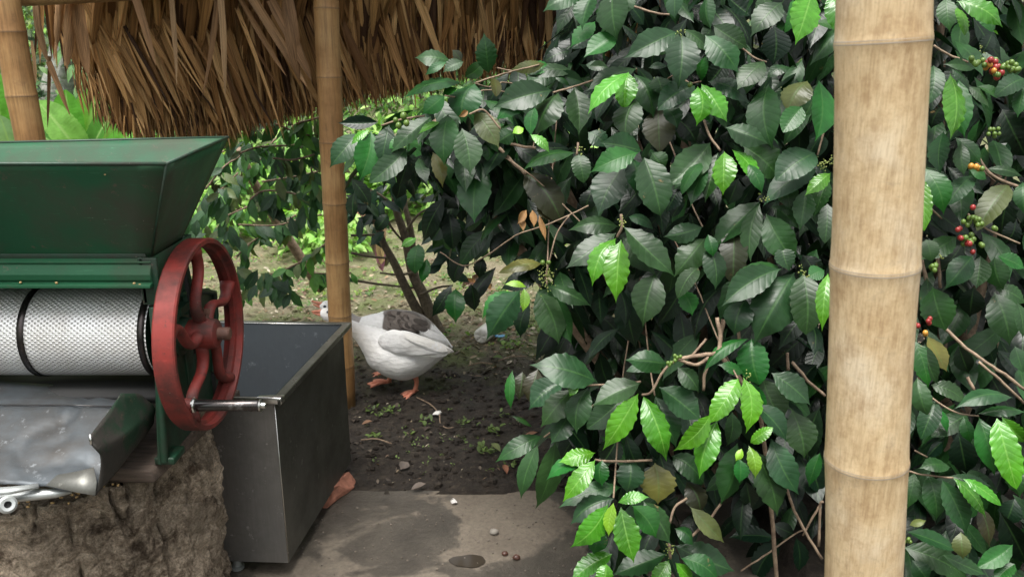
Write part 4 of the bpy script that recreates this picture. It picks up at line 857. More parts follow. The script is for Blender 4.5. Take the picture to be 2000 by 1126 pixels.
# twigs joining leaf bases to the wood behind
hubs = {'main': [Vector((.45, 2.75, z)) for z in (.6, .9, 1.2, 1.5, 1.8)]+[Vector((.95, 2.8, z)) for z in (.5, .9, 1.3, 1.7)]+[Vector((.15, 2.75, z)) for z in (.8, 1.15, 1.45)], 'near': [Vector((1.55, 2.75, z)) for z in (.4, .8, 1.2, 1.6)]}
for Bp, t_ in NB:
    if random.random() < .05:
        h_ = min(hubs[t_], key=lambda q: (q-Bp).length+random.random()*.25); mid_ = Bp.lerp(h_, .4)+Vector((0, .08, .03))
        brs[t_].tube(poly_path([tuple(Bp+Vector((0, .003, 0))), tuple(Bp.lerp(h_, .15)+Vector((0, .04, 0))), tuple(mid_), tuple(h_)], 3), [.0026, .0024]*20 if False else .0024, 5)
def trunk(t_, base, tops, r0):
    for tp_ in tops:
        P = [base, base.lerp(tp_, .35)+Vector((random.uniform(-.05, .05), 0, 0)), base.lerp(tp_, .7)+Vector((random.uniform(-.06, .06), .03, 0)), tp_]; pp = poly_path([tuple(p) for p in P], 6)
        brs[t_].tube(pp, [r0*(1-.7*i/len(pp)) for i in range(len(pp))], 10)
trunk('main', Vector((.80, 2.85, -.05)), [Vector((.35, 2.75, 1.5)), Vector((.5, 2.9, 2.3)), Vector((1.05, 2.85, 2.5)), Vector((.1, 2.75, 1.35)), Vector((-.25, 2.7, 1.42))], .034)
trunk('near', Vector((1.6, 2.85, -.05)), [Vector((1.35, 2.75, 1.9)), Vector((1.7, 2.8, 2.4)), Vector((2.2, 2.9, 2.2)), Vector((1.9, 2.7, 1.3))], .034)

# cherries and flower buds
def berries(t_part, x, y, spread, n, r_px, Y, q):
    for k in range(n):
        a, b_ = random.gauss(0, spread), random.gauss(0, spread*.6); p = at(x+a, y+b_, Y+random.uniform(-.015, .02)); r_ = r_px*Y/F
        q.blob(p, (r_, r_, r_*1.12), 12, 8)
def fx(sh, x, y): ox, oy, s_ = SHEETS[sh]; return ox+x/s_, oy+y/s_
BE = {('main', 'green_berry'): [('B', 628, 748, 1, 1, 7), ('B', 590, 812, 1, 1, 6.2), ('B', 645, 797, 1, 1, 6), ('B', 570, 780, 1, 1, 5), ('E', 688, 360, 6, 6, 4), ('E', 655, 378, 4, 4, 4), ('A', 938, 330, 1, 1, 5), ('D', 788, 600, 1, 1, 5), ('E', 240, 20, 3, 2, 4)],
      ('near', 'green_berry'): [('F', 690, 242, 7, 7, 5), ('F', 800, 270, 16, 16, 5), ('F', 850, 280, 8, 6, 4.5), ('F', 690, 860, 9, 12, 5), ('F', 665, 940, 10, 9, 5.5), ('F', 720, 962, 2, 2, 5), ('F', 530, 1050, 6, 6, 5), ('F', 780, 900, 3, 2, 5), ('G', 425, 980, 5, 6, 4), ('F', 720, 665, 2, 2, 5), ('F', 760, 520, 10, 7, 4)],
      ('near', 'red_berry'): [('F', 755, 240, 5, 4, 5.5), ('F', 780, 265, 3, 2, 6), ('F', 770, 300, 9, 4, 6), ('F', 685, 815, 1, 1, 5.5), ('F', 632, 897, 2, 2, 5), ('F', 632, 935, 2, 2, 5), ('F', 663, 957, 3, 3, 5.5), ('F', 682, 990, 1, 1, 5), ('G', 462, 148, 3, 3, 5), ('G', 505, 135, 4, 3, 5)],
      ('near', 'orange_berry'): [('F', 676, 655, 2, 2, 5.5), ('F', 696, 657, 2, 2, 5.5), ('G', 500, 180, 3, 2, 5.5), ('F', 740, 255, 4, 2, 5), ('F', 765, 283, 3, 2, 5)]}
bud = {'main': [('D', 805, 700, 8, 60), ('D', 820, 650, 6, 40), ('A', 672, 870, 4, 30), ('A', 1462, 640, 5, 60), ('A', 905, 125, 5, 22), ('E', 225, 80, 8, 60), ('E', 665, 1035, 6, 50), ('A', 505, 590, 4, 22), ('E', 1130, 55, 5, 26), ('A', 1225, 775, 5, 20), ('E', 935, 420, 4, 20), ('A', 1500, 640, 5, 30)], 'near': [('F', 560, 1015, 4, 14), ('F', 720, 210, 5, 14)]}

LABT = {'main': ('large leafy coffee bush filling the middle between soil and pale bamboo post', 'coffee bush'), 'near': ('coffee bush with red and green cherries right of the pale bamboo post', 'coffee bush')}
trees = {}
for t_, base in (('main', (.80, 2.85, 0)), ('near', (1.6, 2.85, 0))):
    t = empty('coffee_bush', base); tag(t, *LABT[t_], 'coffee bushes by the shelter'); trees[t_] = t
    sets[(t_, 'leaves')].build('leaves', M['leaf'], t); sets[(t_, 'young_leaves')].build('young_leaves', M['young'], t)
    brs[t_].build('branches', M['branch'], t)
    q = MB()
    for sh, x, y, sp, n in bud[t_]:
        X, Yp = fx(sh, x, y); Y0 = surfY(X, Yp)-.05
        q = MB()
        for k in range(n//2+2): q.blob(at(X+random.gauss(0, sp), Yp+random.gauss(0, sp*1.4), Y0+random.uniform(-.02, .02)), random.uniform(.0012, .0028), 5, 4, .3)
        q.build('flower_bud_cluster', M['bud'], t)
for (t_, kind), L in BE.items():
    for sh, x, y, sp, n, r_ in L:
        q = MB(); X, Yp = fx(sh, x, y); berries(kind, X, Yp, sp, n, r_, surfY(X, Yp)-.08, q)
        q.build({'green_berry': 'green_cherry', 'red_berry': 'red_cherry', 'orange_berry': 'orange_cherry'}[kind]+('_cluster' if n > 1 else ''), M[kind], trees[t_])
q = Blades()
for bx, by, tx, ty, wd in [('D', 700, 310, 650, 380, 45), ('D', 735, 310, 740, 400, 40), ('D', 770, 340, 805, 480, 34), ('D', 670, 350, 680, 430, 40), ('B', 1040, 720, 975, 755, 40)] and [(1028, 410, 1010, 438, 16), (1040, 410, 1043, 444, 15), (1053, 420, 1066, 470, 12), (1018, 424, 1022, 452, 14), (914, 217, 895, 228, 12)]:
    B_ = at(bx, by, 2.2); q.add(B_, at(tx, ty, 2.18), (CAM-B_).normalized(), wd*2.2/F, (.26, .14, .05), arch=.1, fold=.8, twist=1)
q.build('dead_leaves', M['deadleaf'], trees['main'])

# ================================================================== geese
def goose(label, spine, Y, bodycol, name='goose'):
    """spine: (x, y, vertical half-thickness px, sideways factor)"""
    sc0 = Y/math.cos(PITCH)/F*1.01
    P = poly_path([(x, y, r_, k) for x, y, r_, k in spine], 6); n = 28; b = MB(); C = []
    pts = [at(p[0], p[1], Y) for p in P]
    for i, p in enumerate(P):
        t_ = (pts[min(i+1, len(pts)-1)]-pts[max(i-1, 0)]).normalized(); side = Vector((0, 1, 0)); up = side.cross(t_).normalized()
        if up.z < 0: up = -up
        rv = max(.0015, p[2]*sc0); rs = rv*p[3]
        for j in range(n):
            a = 2*math.pi*j/n; q = pts[i]+up*math.cos(a)*rv+side*math.sin(a)*rs
            q += (q-pts[i]).normalized()*min(rv*.06, .007)*noise.noise(q*16) if rv > .02 else Vector()
            b.v.append(tuple(q)); C.append(bodycol(q, p[0], p[1]-math.cos(a)*p[2]))
    k = len(P); b.f = [(i*n+j, i*n+(j+1) % n, (i+1)*n+(j+1) % n, (i+1)*n+j) for i in range(k-1) for j in range(n)]+[tuple(range(n-1, -1, -1)), tuple(range((k-1)*n, k*n))]
    root = empty(name, (pts[len(pts)//2].x, Y, 0)); tag(root, label, 'goose', 'geese on the soil')
    o = b.build('body', M['feather'], root); ca = o.data.color_attributes.new('col', 'FLOAT_COLOR', 'POINT')
    ca.data.foreach_set('color', np.array([(*c, 1) for c in C], np.float32).ravel())
    return root
WH = (.95, .945, .93); CR = (.92, .90, .85); GR = (.20, .175, .155); DGR = (.10, .085, .075)
def colF(q, x, y):
    k = noise.noise(q*9); c = tuple(a+(b-a)*max(0, min(1, .4+k)) for a, b in zip(WH, CR))
    if y > 722: c = tuple(a*.88 for a in c)  # belly darkened: underside shade put into the plumage colour
    return c
gF = goose('white goose nearest the camera stretching its neck behind the bamboo post', [(884, 684, 1.5, 1), (872, 684, 9, 1.3), (858, 685, 18, 1.1), (838, 688, 30, 1), (812, 692, 43, .95), (788, 693, 49, .95), (768, 690, 48, .92), (750, 682, 43, .9), (734, 670, 34, .88), (718, 658, 25, .9), (702, 647, 17, .95), (676, 632, 11.5, .95), (660, 624, 11, .95), (648, 618, 12, .9), (639, 613.5, 13, .85), (632, 612, 11, .85), (627, 612, 7, .9)], 3.75, colF)
def colB(q, x, y):
    k = noise.noise(q*14)*10
    if 748+k < x < 836+k*.5 and y < 652+k*.5+(x-750)*.25: return tuple(a*(1+.35*noise.noise(q*60)) for a in (GR if noise.noise(q*20) > 0 else DGR))
    if 700 > x > 655: return (.38, .35, .33)
    return WH
gB = goose('goose with grey brown back feathers standing behind the white one', [(884, 678, 1.5, 1), (870, 672, 10, 1.2), (852, 664, 20, 1), (828, 656, 34, .95), (800, 648, 43, .95), (772, 645, 42, .95), (748, 643, 37, .9), (728, 640, 30, .85), (708, 636, 21, .9), (694, 630, 14, .95), (676, 618, 11.5, .95), (660, 606, 11, .95), (648, 600, 11, .9), (639, 598, 11.5, .85), (632, 598, 9.5, .85), (626, 598, 6, .9)], 3.98, colB)
def feathers(root, items, Y, nm='wing'):
    q = Blades()
    for bx, by, tx, ty, wd, c, dy in items:
        B_ = at(bx, by, Y-dy); T_ = at(tx, ty, Y-dy*.75); q.add(B_, T_, (CAM-B_).normalized()+Vector((0, -.2, .35)), wd*Y/F*1.05, c, nt=14, ns=4, arch=.06, fold=-.25, ripple=.006, waves=5, prof='feather', marg=.03)
    q.build(nm, M['feather'], root)
it = []
for k in range(9): u = k/8; it.append((790+u*22, 655+u*20, 868+u*12-abs(u-.5)*14, 679+u*10, 15, WH if k % 2 else CR, .128-.02*u))
for k in range(0):
    u = random.random(); v = random.random(); bx = 738+u*85; by = 655+v*42+u*6; it.append((bx, by, bx+22+random.uniform(-3, 6), by+5+v*5, 17, (WH, CR, (.70, .69, .66))[k % 3], .126+.012*math.sin(math.pi*v)))
wg = MB(); ws_ = poly_path([(738, 668, 4, .5), (750, 668, 17, .5), (772, 670, 25, .45), (800, 674, 25, .4), (828, 680, 18, .35), (852, 684, 10, .3), (872, 686, 3, .3)], 6)
wp_ = [at(p[0], p[1]-2, 3.75-.112*math.sin(math.pi*min(1, max(0, (p[0]-700)/215)))**.6) for p in ws_]
wg_c = []
for i, p in enumerate(ws_):
    for j in range(20):
        a = 2*math.pi*j/20; r_ = p[2]*3.75/math.cos(PITCH)/F; q3 = wp_[i]+Vector((0, math.sin(a)*r_*p[3]*.7, math.cos(a)*r_)); q3 += Vector((0, -.006*noise.noise(q3*22), .006*noise.noise(q3*18))); wg.v.append(tuple(q3)); wg_c.append((*colF(q3, p[0], 690), 1))
wg.f = [(i*20+j, i*20+(j+1) % 20, (i+1)*20+(j+1) % 20, (i+1)*20+j) for i in range(len(ws_)-1) for j in range(20)]
wo = wg.build('wing', M['feather'], gF); wo.data.color_attributes.new('col', 'FLOAT_COLOR', 'POINT').data.foreach_set('color', np.array(wg_c, np.float32).ravel())
it += [(836, 690, 882, 684, 12, (.50, .48, .44), .06), (840, 694, 874, 689, 12, WH, .07), (838, 684, 887, 686, 8, (.35, .33, .31), .03)]
feathers(gF, it, 3.75, 'wing_tip')
it = []
for k in range(46):
    u, v = random.random(), random.random(); bx = 752+u*58; by = 606+v*32+u*10; it.append((bx, by, bx+22+random.uniform(-4, 8), by+9+random.uniform(-2, 5), 11, random.choice([GR, DGR, (.26, .225, .20), (.16, .13, .115)]), .10+.03*v))
for k in range(7): u = k/6; it.append((815+u*6, 640+u*16, 872+u*10, 668+u*14, 14, [WH, CR, WH, (.6, .57, .52), (.30, .26, .23), (.22, .19, .17), (.42, .40, .37)][k], .10-.03*u))
feathers(gB, it, 3.98, 'wing')
def beak(root, up_, lo_, Y, eye=None):
    q = MB()
    for (bx, by, br_), (tx, ty, tr_) in (up_, lo_):
        P = poly_path([tuple(at(bx, by, Y)), tuple(at(bx*.5+tx*.5, by*.55+ty*.45, Y)), tuple(at(tx, ty, Y))], 5); n = len(P)
        q.tube(P, [(br_+(tr_-br_)*i/(n-1))*Y/F for i in range(n)], 12, flat=(1, .9))
        q.blob(P[-1], tr_*Y/F, 8, 6)
    q.build('beak', M['skin'], root)
    if eye:
        q = MB(); q.blob(at(eye[0], eye[1], Y-.026), .0062, 10, 8); q.build('eye', M['eye'], root)
        q = MB(); q.blob(at(eye[0], eye[1], Y-.023), (.0095, .004, .0085), 10, 8); q.build('eye_ring', plain('grey_skin', (.28, .27, .27), .6), root)
beak(gF, ((634, 607, 5.2), (610, 608, 2)), ((633, 616, 4.5), (612, 611, 1.6)), 3.75, (641, 609))
beak(gB, ((631, 594, 5.0), (610, 588, 2)), ((631, 601, 4.2), (612, 594, 1.4)), 3.98, (634.5, 598.5))
def foot(root, hip, ankle, toe, nm='leg'):
    hip, ankle, toe = map(Vector, (hip, ankle, toe)); q = MB()
    kn = hip.lerp(ankle, .5)+Vector((.012, 0, 0)); q.tube(poly_path([tuple(hip), tuple(kn), tuple(ankle)], 4), [.017, .016, .014, .012, .011, .0105, .0105, .011, .012], 12)
    d_ = (toe-ankle); d_.z = 0; L = d_.length; d_.normalize(); s_ = Vector((-d_.y, d_.x, 0)); g0 = ankle
    tips = [toe+s_*L*.5-d_*L*.12, toe+d_*.012, toe-s_*L*.5-d_*L*.12]
    for tp_ in tips: q.tube(poly_path([tuple(g0), tuple(g0.lerp(tp_, .5)+Vector((0, 0, .006))), tuple(tp_)], 4), [.0095, .009, .0085, .008, .0075, .007, .006, .005, .0035], 8)
    a_, b_, c_ = tips; m1 = (a_+b_)/2-d_*.014; m2 = (b_+c_)/2-d_*.014; up = Vector((0, 0, .004))
    lay = [g0, a_, m1, b_, m2, c_]; q.add([p+up for p in lay]+[p-up*.8 for p in lay], [(0, 1, 2), (0, 2, 3), (0, 3, 4), (0, 4, 5), (8, 7, 6), (9, 8, 6), (10, 9, 6), (11, 10, 6), (1, 7, 8, 2), (2, 8, 9, 3), (3, 9, 10, 4), (4, 10, 11, 5)])
    q.tube([tuple(g0), tuple(g0-d_*.02)], [.008, .003], 6)
    q.build(nm, M['skin'], root)
za = .028
foot(gF, at(808, 728, 3.74), at(810, 763, 3.735), at(784, 776, 3.70)); foot(gF, at(758, 728, 3.80), at(757, 745, 3.80), at(722, 749, 3.80))
foot(gB, at(752, 722, 3.98), at(750, 728, 3.98), at(727, 733, 3.99)); foot(gB, at(810, 700, 4.06), at(812, 722, 4.06), at(790, 725, 4.04))

# ================================================================== bottle, wrapper and small things on the soil
bt = empty('plastic_bottle', at(948, 668, z=.03)); tag(bt, 'dirty white plastic bottle lying on the soil with its base towards us', 'bottle')
c = at(938, 655, 4.42); c.z = .052; axd = Vector((.38, .92, .03)).normalized(); q = MB(); n = 40; prof = [(.004, .002), (.001, .016), (-.001, .030), (.004, .040), (.014, .0455), (.03, .046), (.04, .0445), (.05, .046), (.12, .046), (.15, .040), (.17, .020), (.185, .013), (.20, .013)]
e1 = Vector((0, 0, 1)); e2 = axd.cross(e1).normalized(); e1 = e2.cross(axd).normalized()
for d_, r_ in prof:
    for j in range(n):
        a = 2*math.pi*j/n; dd = d_+(.009*max(0, math.cos(a*5))**3 if r_ < .034 else 0); q.v.append(tuple(c+axd*dd+(e1*math.cos(a)+e2*math.sin(a))*r_))
q.f = [(i*n+j, i*n+(j+1) % n, (i+1)*n+(j+1) % n, (i+1)*n+j) for i in range(len(prof)-1) for j in range(n)]+[tuple(range(n-1, -1, -1))]; q.build('bottle_body', M['plastic'], bt)
q = MB(); q.lathe(c+axd*.198, axd, [(0, .015), (.016, .015)], 20); q.build('cap', M['blue'], bt, auto=40)
q = MB(); c = at(978, 660, z=.015); q.v = [tuple(c+Vector((-.035+.07*i/5, .012*(j-1), .012+.012*noise.noise(Vector((i*.9, j*1.3, 0)))))) for j in range(4) for i in range(6)]; q.f = [(j*6+i, j*6+i+1, (j+1)*6+i+1, (j+1)*6+i) for j in range(3) for i in range(5)]
o = q.build('plastic_wrapper', M['blue'], solid=.001); tag(o, 'crumpled blue plastic scrap on the soil beside the white bottle', 'plastic scrap')

def fallen(x, y, ang, L, col, label, curl=.12, w_=.4):
    L *= .72; p = at(x, y, z=.03); p.z = gh(p.x, p.y)+.014 if p.y > 2.79 else .03; d_ = Vector((math.cos(ang), math.sin(ang), 0)); q = Blades()
    q.add(p-d_*L/2, p+d_*L/2+Vector((0, 0, .01)), (0.1, -.25, 1), L*w_, col, nt=16, ns=4, arch=curl, fold=.5, ripple=.03); o = q.build('fallen_leaf', M['deadleaf']); tag(o, label, 'fallen leaf', 'fallen leaves on the soil')
fallen(987, 920, 1.8, .085, (.26, .11, .06), 'reddish brown fallen leaf on the dark soil near the path edge')
fallen(717, 824, .3, .07, (.20, .10, .05), 'brown fallen leaf on the soil just right of the brown bamboo post')
fallen(972, 696, -.5, .10, (.10, .17, .04), 'green fallen leaf on the litter below the white bottle')
fallen(968, 880, 2.2, .10, (.12, .15, .05), 'yellow green fallen leaf on the soil beside the low leaf sprig')
fallen(818, 952, .5, .09, (.15, .12, .10), 'grey curled fallen leaf at the far edge of the path')
fallen(1038, 838, .1, .08, (.24, .12, .07), 'rusty ribbed fallen leaf under the drooping coffee leaves', .02, .35)
fallen(790, 910, 1.0, .07, (.16, .13, .11), 'round dull fallen leaf half buried in the middle of the soil', .05, .9)
def feather_on(x, y, ang, L, label):
    p = at(x, y, z=.03); p.z = (gh(p.x, p.y)+.012) if p.y > 2.79 else .026; q = Blades(); d_ = Vector((math.cos(ang), math.sin(ang), .15))
    for k in range(5):
        dd = Vector((math.cos(ang+(k-2)*.35), math.sin(ang+(k-2)*.35), .2)); q.add(p, p+dd*L*random.uniform(.6, 1), (0, -.5, 1), L*.12, (.62, .60, .57), nt=8, ns=2, arch=.15, prof='feather')
    o = q.build('feather', M['feather']); tag(o, label, 'feather', 'loose feathers')
feather_on(845, 802, .2, .05, 'small white down feather on the soil in front of the geese'); feather_on(893, 979, 3.0, .03, 'small white feather at the middle of the path edge'); feather_on(540, 963, 1, .012, 'tiny white feather tuft stuck low on the steel bin') if False else None
q = MB(); P = [(813, 768), (840, 783), (857, 800), (860, 815), (873, 825), (885, 822)]
pp = poly_path([(lambda v: (v.x, v.y, gh(v.x, v.y)+.012))(at(x, y, z=.03)) for x, y in P], 6); q.tube(pp, .0028, 6); o = q.build('dry_tendril', M['branch']); tag(o, 'thin dry tendril winding over the soil below the front goose', 'tendril')
for x, y, a, L, lab in [(1000, 700, .4, .16, 'thin dry twig on the litter under the hanging coffee leaves'), (938, 712, .2, .13, 'grey twig lying right of the goose tail on dark litter'), (735, 862, 2.9, .14, 'short dry twig near the right side of the steel bin')]:
    p = at(x, y, z=.03); q = MB(); d_ = Vector((math.cos(a), math.sin(a), 0)); q.tube(poly_path([tuple(p-d_*L/2), tuple(p+Vector((0, .01, .008))), tuple(p+d_*L/2)], 5), [.004]*3+[.003]*20 if False else .0035, 6); o = q.build('twig', M['branch']); tag(o, lab, 'twig', 'twigs on the soil')
for x, y, r_, lab in [(986, 1083, .011, 'dark coffee bean right of the puddle on the path, the upper left of two'), (1009, 1091, .013, 'dark coffee bean right of the puddle on the path, the lower right of two'), (965, 1042, .016, 'flat grey pebble on the wet path above the puddle')]:
    p = at(x, y, z=.018); q = MB(); q.blob(p+Vector((0, 0, r_*.55)), (r_, r_*.8, r_*.7), 12, 8, .12); o = q.build('coffee_bean' if 'bean' in lab else 'pebble', M['bean'] if 'bean' in lab else M['stone']); tag(o, lab, 'bean' if 'bean' in lab else 'pebble', 'coffee beans on the path' if 'bean' in lab else None)

# litter, clods and weeds: nobody could count them
lit = Blades(); clod = MB()
for k in range(9500):
    Y = random.choice([random.uniform(2.8, 4.6), random.uniform(3.9, 5.6), random.uniform(4.2, 6.5), random.uniform(4.4, 8)]); x = random.uniform(-.62, .42)*Y if random.random() < .85 else random.uniform(-3, 3)
    z = gh(x, Y)+.004
    if Y < 2.83: continue
    r_ = random.random(); L = random.uniform(.012, .05) if r_ < .93 else random.uniform(.04, .08)
    if Y < 3.9: L *= .55
    far = Y > 4.35+.5*noise.noise(Vector((x*2, Y*2, 0)))
    c = random.choice([(.20, .15, .095), (.30, .24, .16), (.42, .37, .28), (.14, .09, .06), (.26, .17, .10)]) if far or random.random() < .22 else random.choice([(.035, .026, .02), (.06, .045, .032), (.022, .016, .012), (.10, .08, .06)])
    a = random.uniform(0, 6.28); d_ = Vector((math.cos(a), math.sin(a), random.uniform(0, .35))); p = Vector((x, Y, z))
    lit.add(p, p+d_*L, (random.gauss(0, .4), random.gauss(0, .4), 1), L*random.choice([.12, .3, .45]), c, nt=4, ns=2, arch=.1, fold=.4)
o = lit.build('leaf_litter', M['deadleaf']); tag(o, 'small dry leaf bits and straw covering the soil', 'leaf litter', kind='stuff')
for k in range(3600):
    Y = random.uniform(2.80, 5.2)**1; x = random.uniform(-.30, .32)*Y; r_ = random.choice([.003, .005, .008, .012, .018])*random.uniform(.6, 1.2)
    clod.blob((x, Y, gh(x, Y)+r_*.25), (r_, r_*.9, r_*.6), 6, 4, .25)
o = clod.build('soil_clods', M['soil'], smooth=False); tag(o, 'crumbs and clods of dark soil around the geese', 'soil clods', kind='stuff')
grit = MB()
for k in range(200):
    p = at(random.uniform(560, 1180), random.uniform(985, 1150), z=.018); r_ = random.uniform(.0015, .005); grit.blob(p+Vector((0, 0, r_*.5)), (r_, r_, r_*.7), 5, 4, .3)
o = grit.build('grit', plain('dull_grit', (.12, .10, .08), .9), smooth=False); tag(o, 'fine grit and crumbs scattered over the wet path', 'grit', kind='stuff')
wd_ = Blades()
def weed(x, Y, s_, n, col):
    z = gh(x, Y)
    for k in range(n):
        a = random.uniform(0, 6.28); h_ = s_*random.uniform(.2, .9); d_ = Vector((math.cos(a), math.sin(a), random.uniform(.2, .9))).normalized(); p = Vector((x+random.gauss(0, s_*.4), Y+random.gauss(0, s_*.4), z+h_*.6)); L = s_*random.uniform(.35, .7)
        q = random.uniform(.7, 1.3); wd_.add(p, p+d_*L, (random.gauss(0, .3), random.gauss(0, .3), 1), L*.55, tuple(c*q for c in col), nt=4, ns=2, prof='round', arch=.1)
for x, y in [(760, 790), (765, 797), (895, 812), (903, 820), (840, 820), (960, 830), (970, 836), (935, 880), (950, 890), (958, 885), (875, 962), (882, 966), (870, 965), (1000, 910), (905, 858), (740, 800), (690, 700), (693, 712), (1060, 640), (1075, 650), (990, 665), (1000, 670), (1015, 660), (800, 842), (725, 790), (730, 845), (985, 800), (960, 925)]:
    p = at(x, y, z=.03); weed(p.x, p.y, random.uniform(.025, .05), 12, (.11, .17, .04))
for k in range(1500):
    Y = random.uniform(4.3, 8.5); x = random.uniform(-.60, .30)*Y
    if noise.noise(Vector((x*1.3, Y*1.3, 5))) > -.05: weed(x, Y, random.uniform(.02, .06), 10, random.choice([(.15, .27, .05), (.22, .34, .07), (.10, .20, .045)]))
for k in range(150):
    Y = random.uniform(2.9, 4.5); x = random.uniform(-.2, .25)*Y; weed(x, Y, random.uniform(.010, .022), 5, (.12, .18, .05))
o = wd_.build('weeds', M['bgleaf']); tag(o, 'low green seedlings and ground weeds sprouting from the soil', 'weeds', kind='stuff')

# ================================================================== plants beyond
G1 = [(.075, .19, .04), (.12, .27, .05), (.18, .37, .06), (.05, .12, .035), (.25, .43, .10)]
def mass(B, c, r_, n, L, cols, wf=.42, shell=.35, droop=.5, nt=4, ns=2):
    for k in range(n):
        v = Vector((random.gauss(0, 1), random.gauss(0, 1), random.gauss(0, 1))).normalized()*(random.random()**shell)
        bump = 1+.35*noise.noise(Vector((v.x*2.2+c[0], v.y*2.2, v.z*2.2+c[1])))
        p = Vector((c[0]+v.x*r_[0]*bump, c[1]+v.y*r_[1]*bump, c[2]+v.z*r_[2]*bump))
        if p.z < .02: continue
        l = random.uniform(*L); d_ = Vector((v.x+random.gauss(0, .6), v.y+random.gauss(0, .6)-.2, -droop+random.gauss(0, .3))).normalized()
        col = random.choice(cols); q = random.uniform(.7, 1.3); B.add(p, p+d_*l, (v.x+random.gauss(0, .4), v.y-.4, 1), l*wf, tuple(a*q for a in col), nt=nt, ns=ns, arch=.1, fold=.2, ripple=.02, waves=3)
# background coffee bush left of the middle post
BC = 4.5
bgt = empty('coffee_bush', (-1.75, 4.9, 0)); tag(bgt, 'thin coffee bush with drooping dark leaves between hopper and brown bamboo post', 'coffee bush', 'coffee bushes by the shelter')
lv = Blades(); bw = MB()
def cpx(x, y): return 380+x/2.8154, 220+y/2.8154
TW = [[(245, 225), (350, 190), (520, 180), (690, 165)], [(0, 60), (150, 90), (300, 60), (480, 20)], [(440, 60), (600, 120), (690, 120)], [(370, 380), (560, 350), (695, 320)], [(170, 570), (400, 470), (560, 400), (695, 370)], [(240, 615), (440, 620), (560, 590), (700, 560)], [(230, 790), (330, 700), (480, 610), (560, 560)], [(480, 870), (600, 810), (720, 720)], [(250, 1010), (360, 910), (480, 870)], [(20, 560), (90, 480), (170, 400), (240, 330)], [(60, 420), (160, 300), (250, 240)], [(200, 150), (260, 300), (230, 420), (170, 500)], [(300, 480), (380, 430), (520, 440), (620, 470)], [(430, 250), (540, 260), (660, 230)], [(160, 210), (100, 260), (60, 300)], [(640, 880), (700, 885), (860, 880)], [(300, 330), (360, 260), (440, 150), (560, 60)], [(560, 60), (640, 40), (700, 20)], [(640, 300), (660, 400), (690, 470)], [(120, 640), (180, 560), (260, 520)]]
for tw in TW:
    P = [cpx(*p) for p in tw]; Yb = random.uniform(4.2, 4.8); W3 = poly_path([tuple(at(x, y, Yb+.04*i)) for i, (x, y) in enumerate(P)], 7)
    bw.tube(W3, .0055, 6)
    for i, p in enumerate(W3[1:]):
        for s_ in (-1, 1):
            if random.random() < .45:
                L = random.uniform(.08, .135); p_ = Vector(p); d_ = Vector((random.gauss(0, .45), -.15*s_-.2, -1+random.uniform(-.1, .7))).normalized()
                col = random.choice([(.025, .075, .025), (.035, .10, .03), (.02, .055, .022), (.05, .15, .03), (.07, .10, .03), (.08, .20, .04)]); q = random.uniform(1.0, 1.8)
                lv.add(p_, p_+d_*L, Vector((random.gauss(0, .5), -.7, .6)), L*random.uniform(.36, .46), tuple(a*q for a in col), nt=12, ns=4, arch=.08, fold=.15, twist=random.uniform(-.6, .6))
for cx, cy, n, sp in [(500, 960, 20, 34), (430, 470, 16, 30), (110, 480, 22, 45), (190, 660, 14, 34), (240, 880, 16, 28), (400, 900, 14, 34), (500, 300, 10, 60), (330, 170, 12, 60), (620, 530, 8, 40), (40, 600, 9, 40)]:
    for k in range(int(n*.8)):
        x, y = cpx(cx+random.gauss(0, sp), cy+random.gauss(0, sp*.8)); p_ = at(x, y, random.uniform(4.2, 4.7)); L = random.uniform(.09, .14); d_ = Vector((random.gauss(0, .45), -.2, -1+random.uniform(-.1, .6))).normalized()
        col = random.choice([(.02, .065, .025), (.03, .09, .03), (.016, .05, .022), (.07, .10, .03)]); lv.add(p_, p_+d_*L, Vector((random.gauss(0, .5), -.7, .6)), L*random.uniform(.38, .5), col, nt=12, ns=4, arch=.08, fold=.15)
P = [cpx(*p) for p in [(240, 200), (330, 390), (430, 560), (560, 760), (660, 920), (690, 960)]]; tp_ = poly_path([tuple(at(x, y, 4.75+.09*i)) for i, (x, y) in enumerate(P)], 5); bw.tube(tp_, [.024+.012*i/len(tp_) for i in range(len(tp_))], 10)
bm1 = at(*cpx(300, 340), 4.8); 
lv.build('leaves', M['bgleaf'], bgt); bw.build('branches', M['branch'], bgt)
# twin stemmed shrub behind the geese
ts = empty('twin_stem_shrub', at(862, 655, z=0)); tag(ts, 'bare twin stemmed shrub growing from the soil behind the geese', 'shrub'); q = MB()
def stem(pl, Y0, Y1, r0, r1, B=q):
    P = [cpx(*p) for p in pl]; n = len(P); W3 = poly_path([tuple(at(x, y, Y0+(Y1-Y0)*i/(n-1))) for i, (x, y) in enumerate(P)], 6); m_ = len(W3); B.tube(W3, [r0+(r1-r0)*i/(m_-1) for i in range(m_)], 10)
    return W3
stem([(1345, 1235), (1240, 1110), (1160, 960), (1100, 830), (1040, 720), (1000, 610), (920, 510)], 4.62, 4.5, .032, .014)
stem([(1360, 1240), (1300, 1120), (1260, 1010), (1200, 880), (1160, 690), (1110, 540), (1095, 420)], 4.62, 4.6, .044, .016)
stem([(1205, 900), (1195, 680), (1160, 520), (1150, 430), (1140, 330)], 4.6, 4.7, .020, .010)
for tw in [[(870, 920), (1000, 940), (1220, 965)], [(860, 675), (1010, 670)], [(860, 770), (960, 790), (1080, 800)], [(1040, 560), (1090, 640), (1140, 700)], [(1200, 880), (1120, 890), (1020, 880)], [(1160, 650), (1230, 560), (1300, 520)], [(1240, 1000), (1340, 960), (1420, 950)], [(1060, 480), (1000, 440), (900, 400)], [(960, 560), (930, 480), (880, 330)], [(870, 380), (960, 330), (1060, 300)]]: stem(tw, 4.55, 4.6, .008, .006)
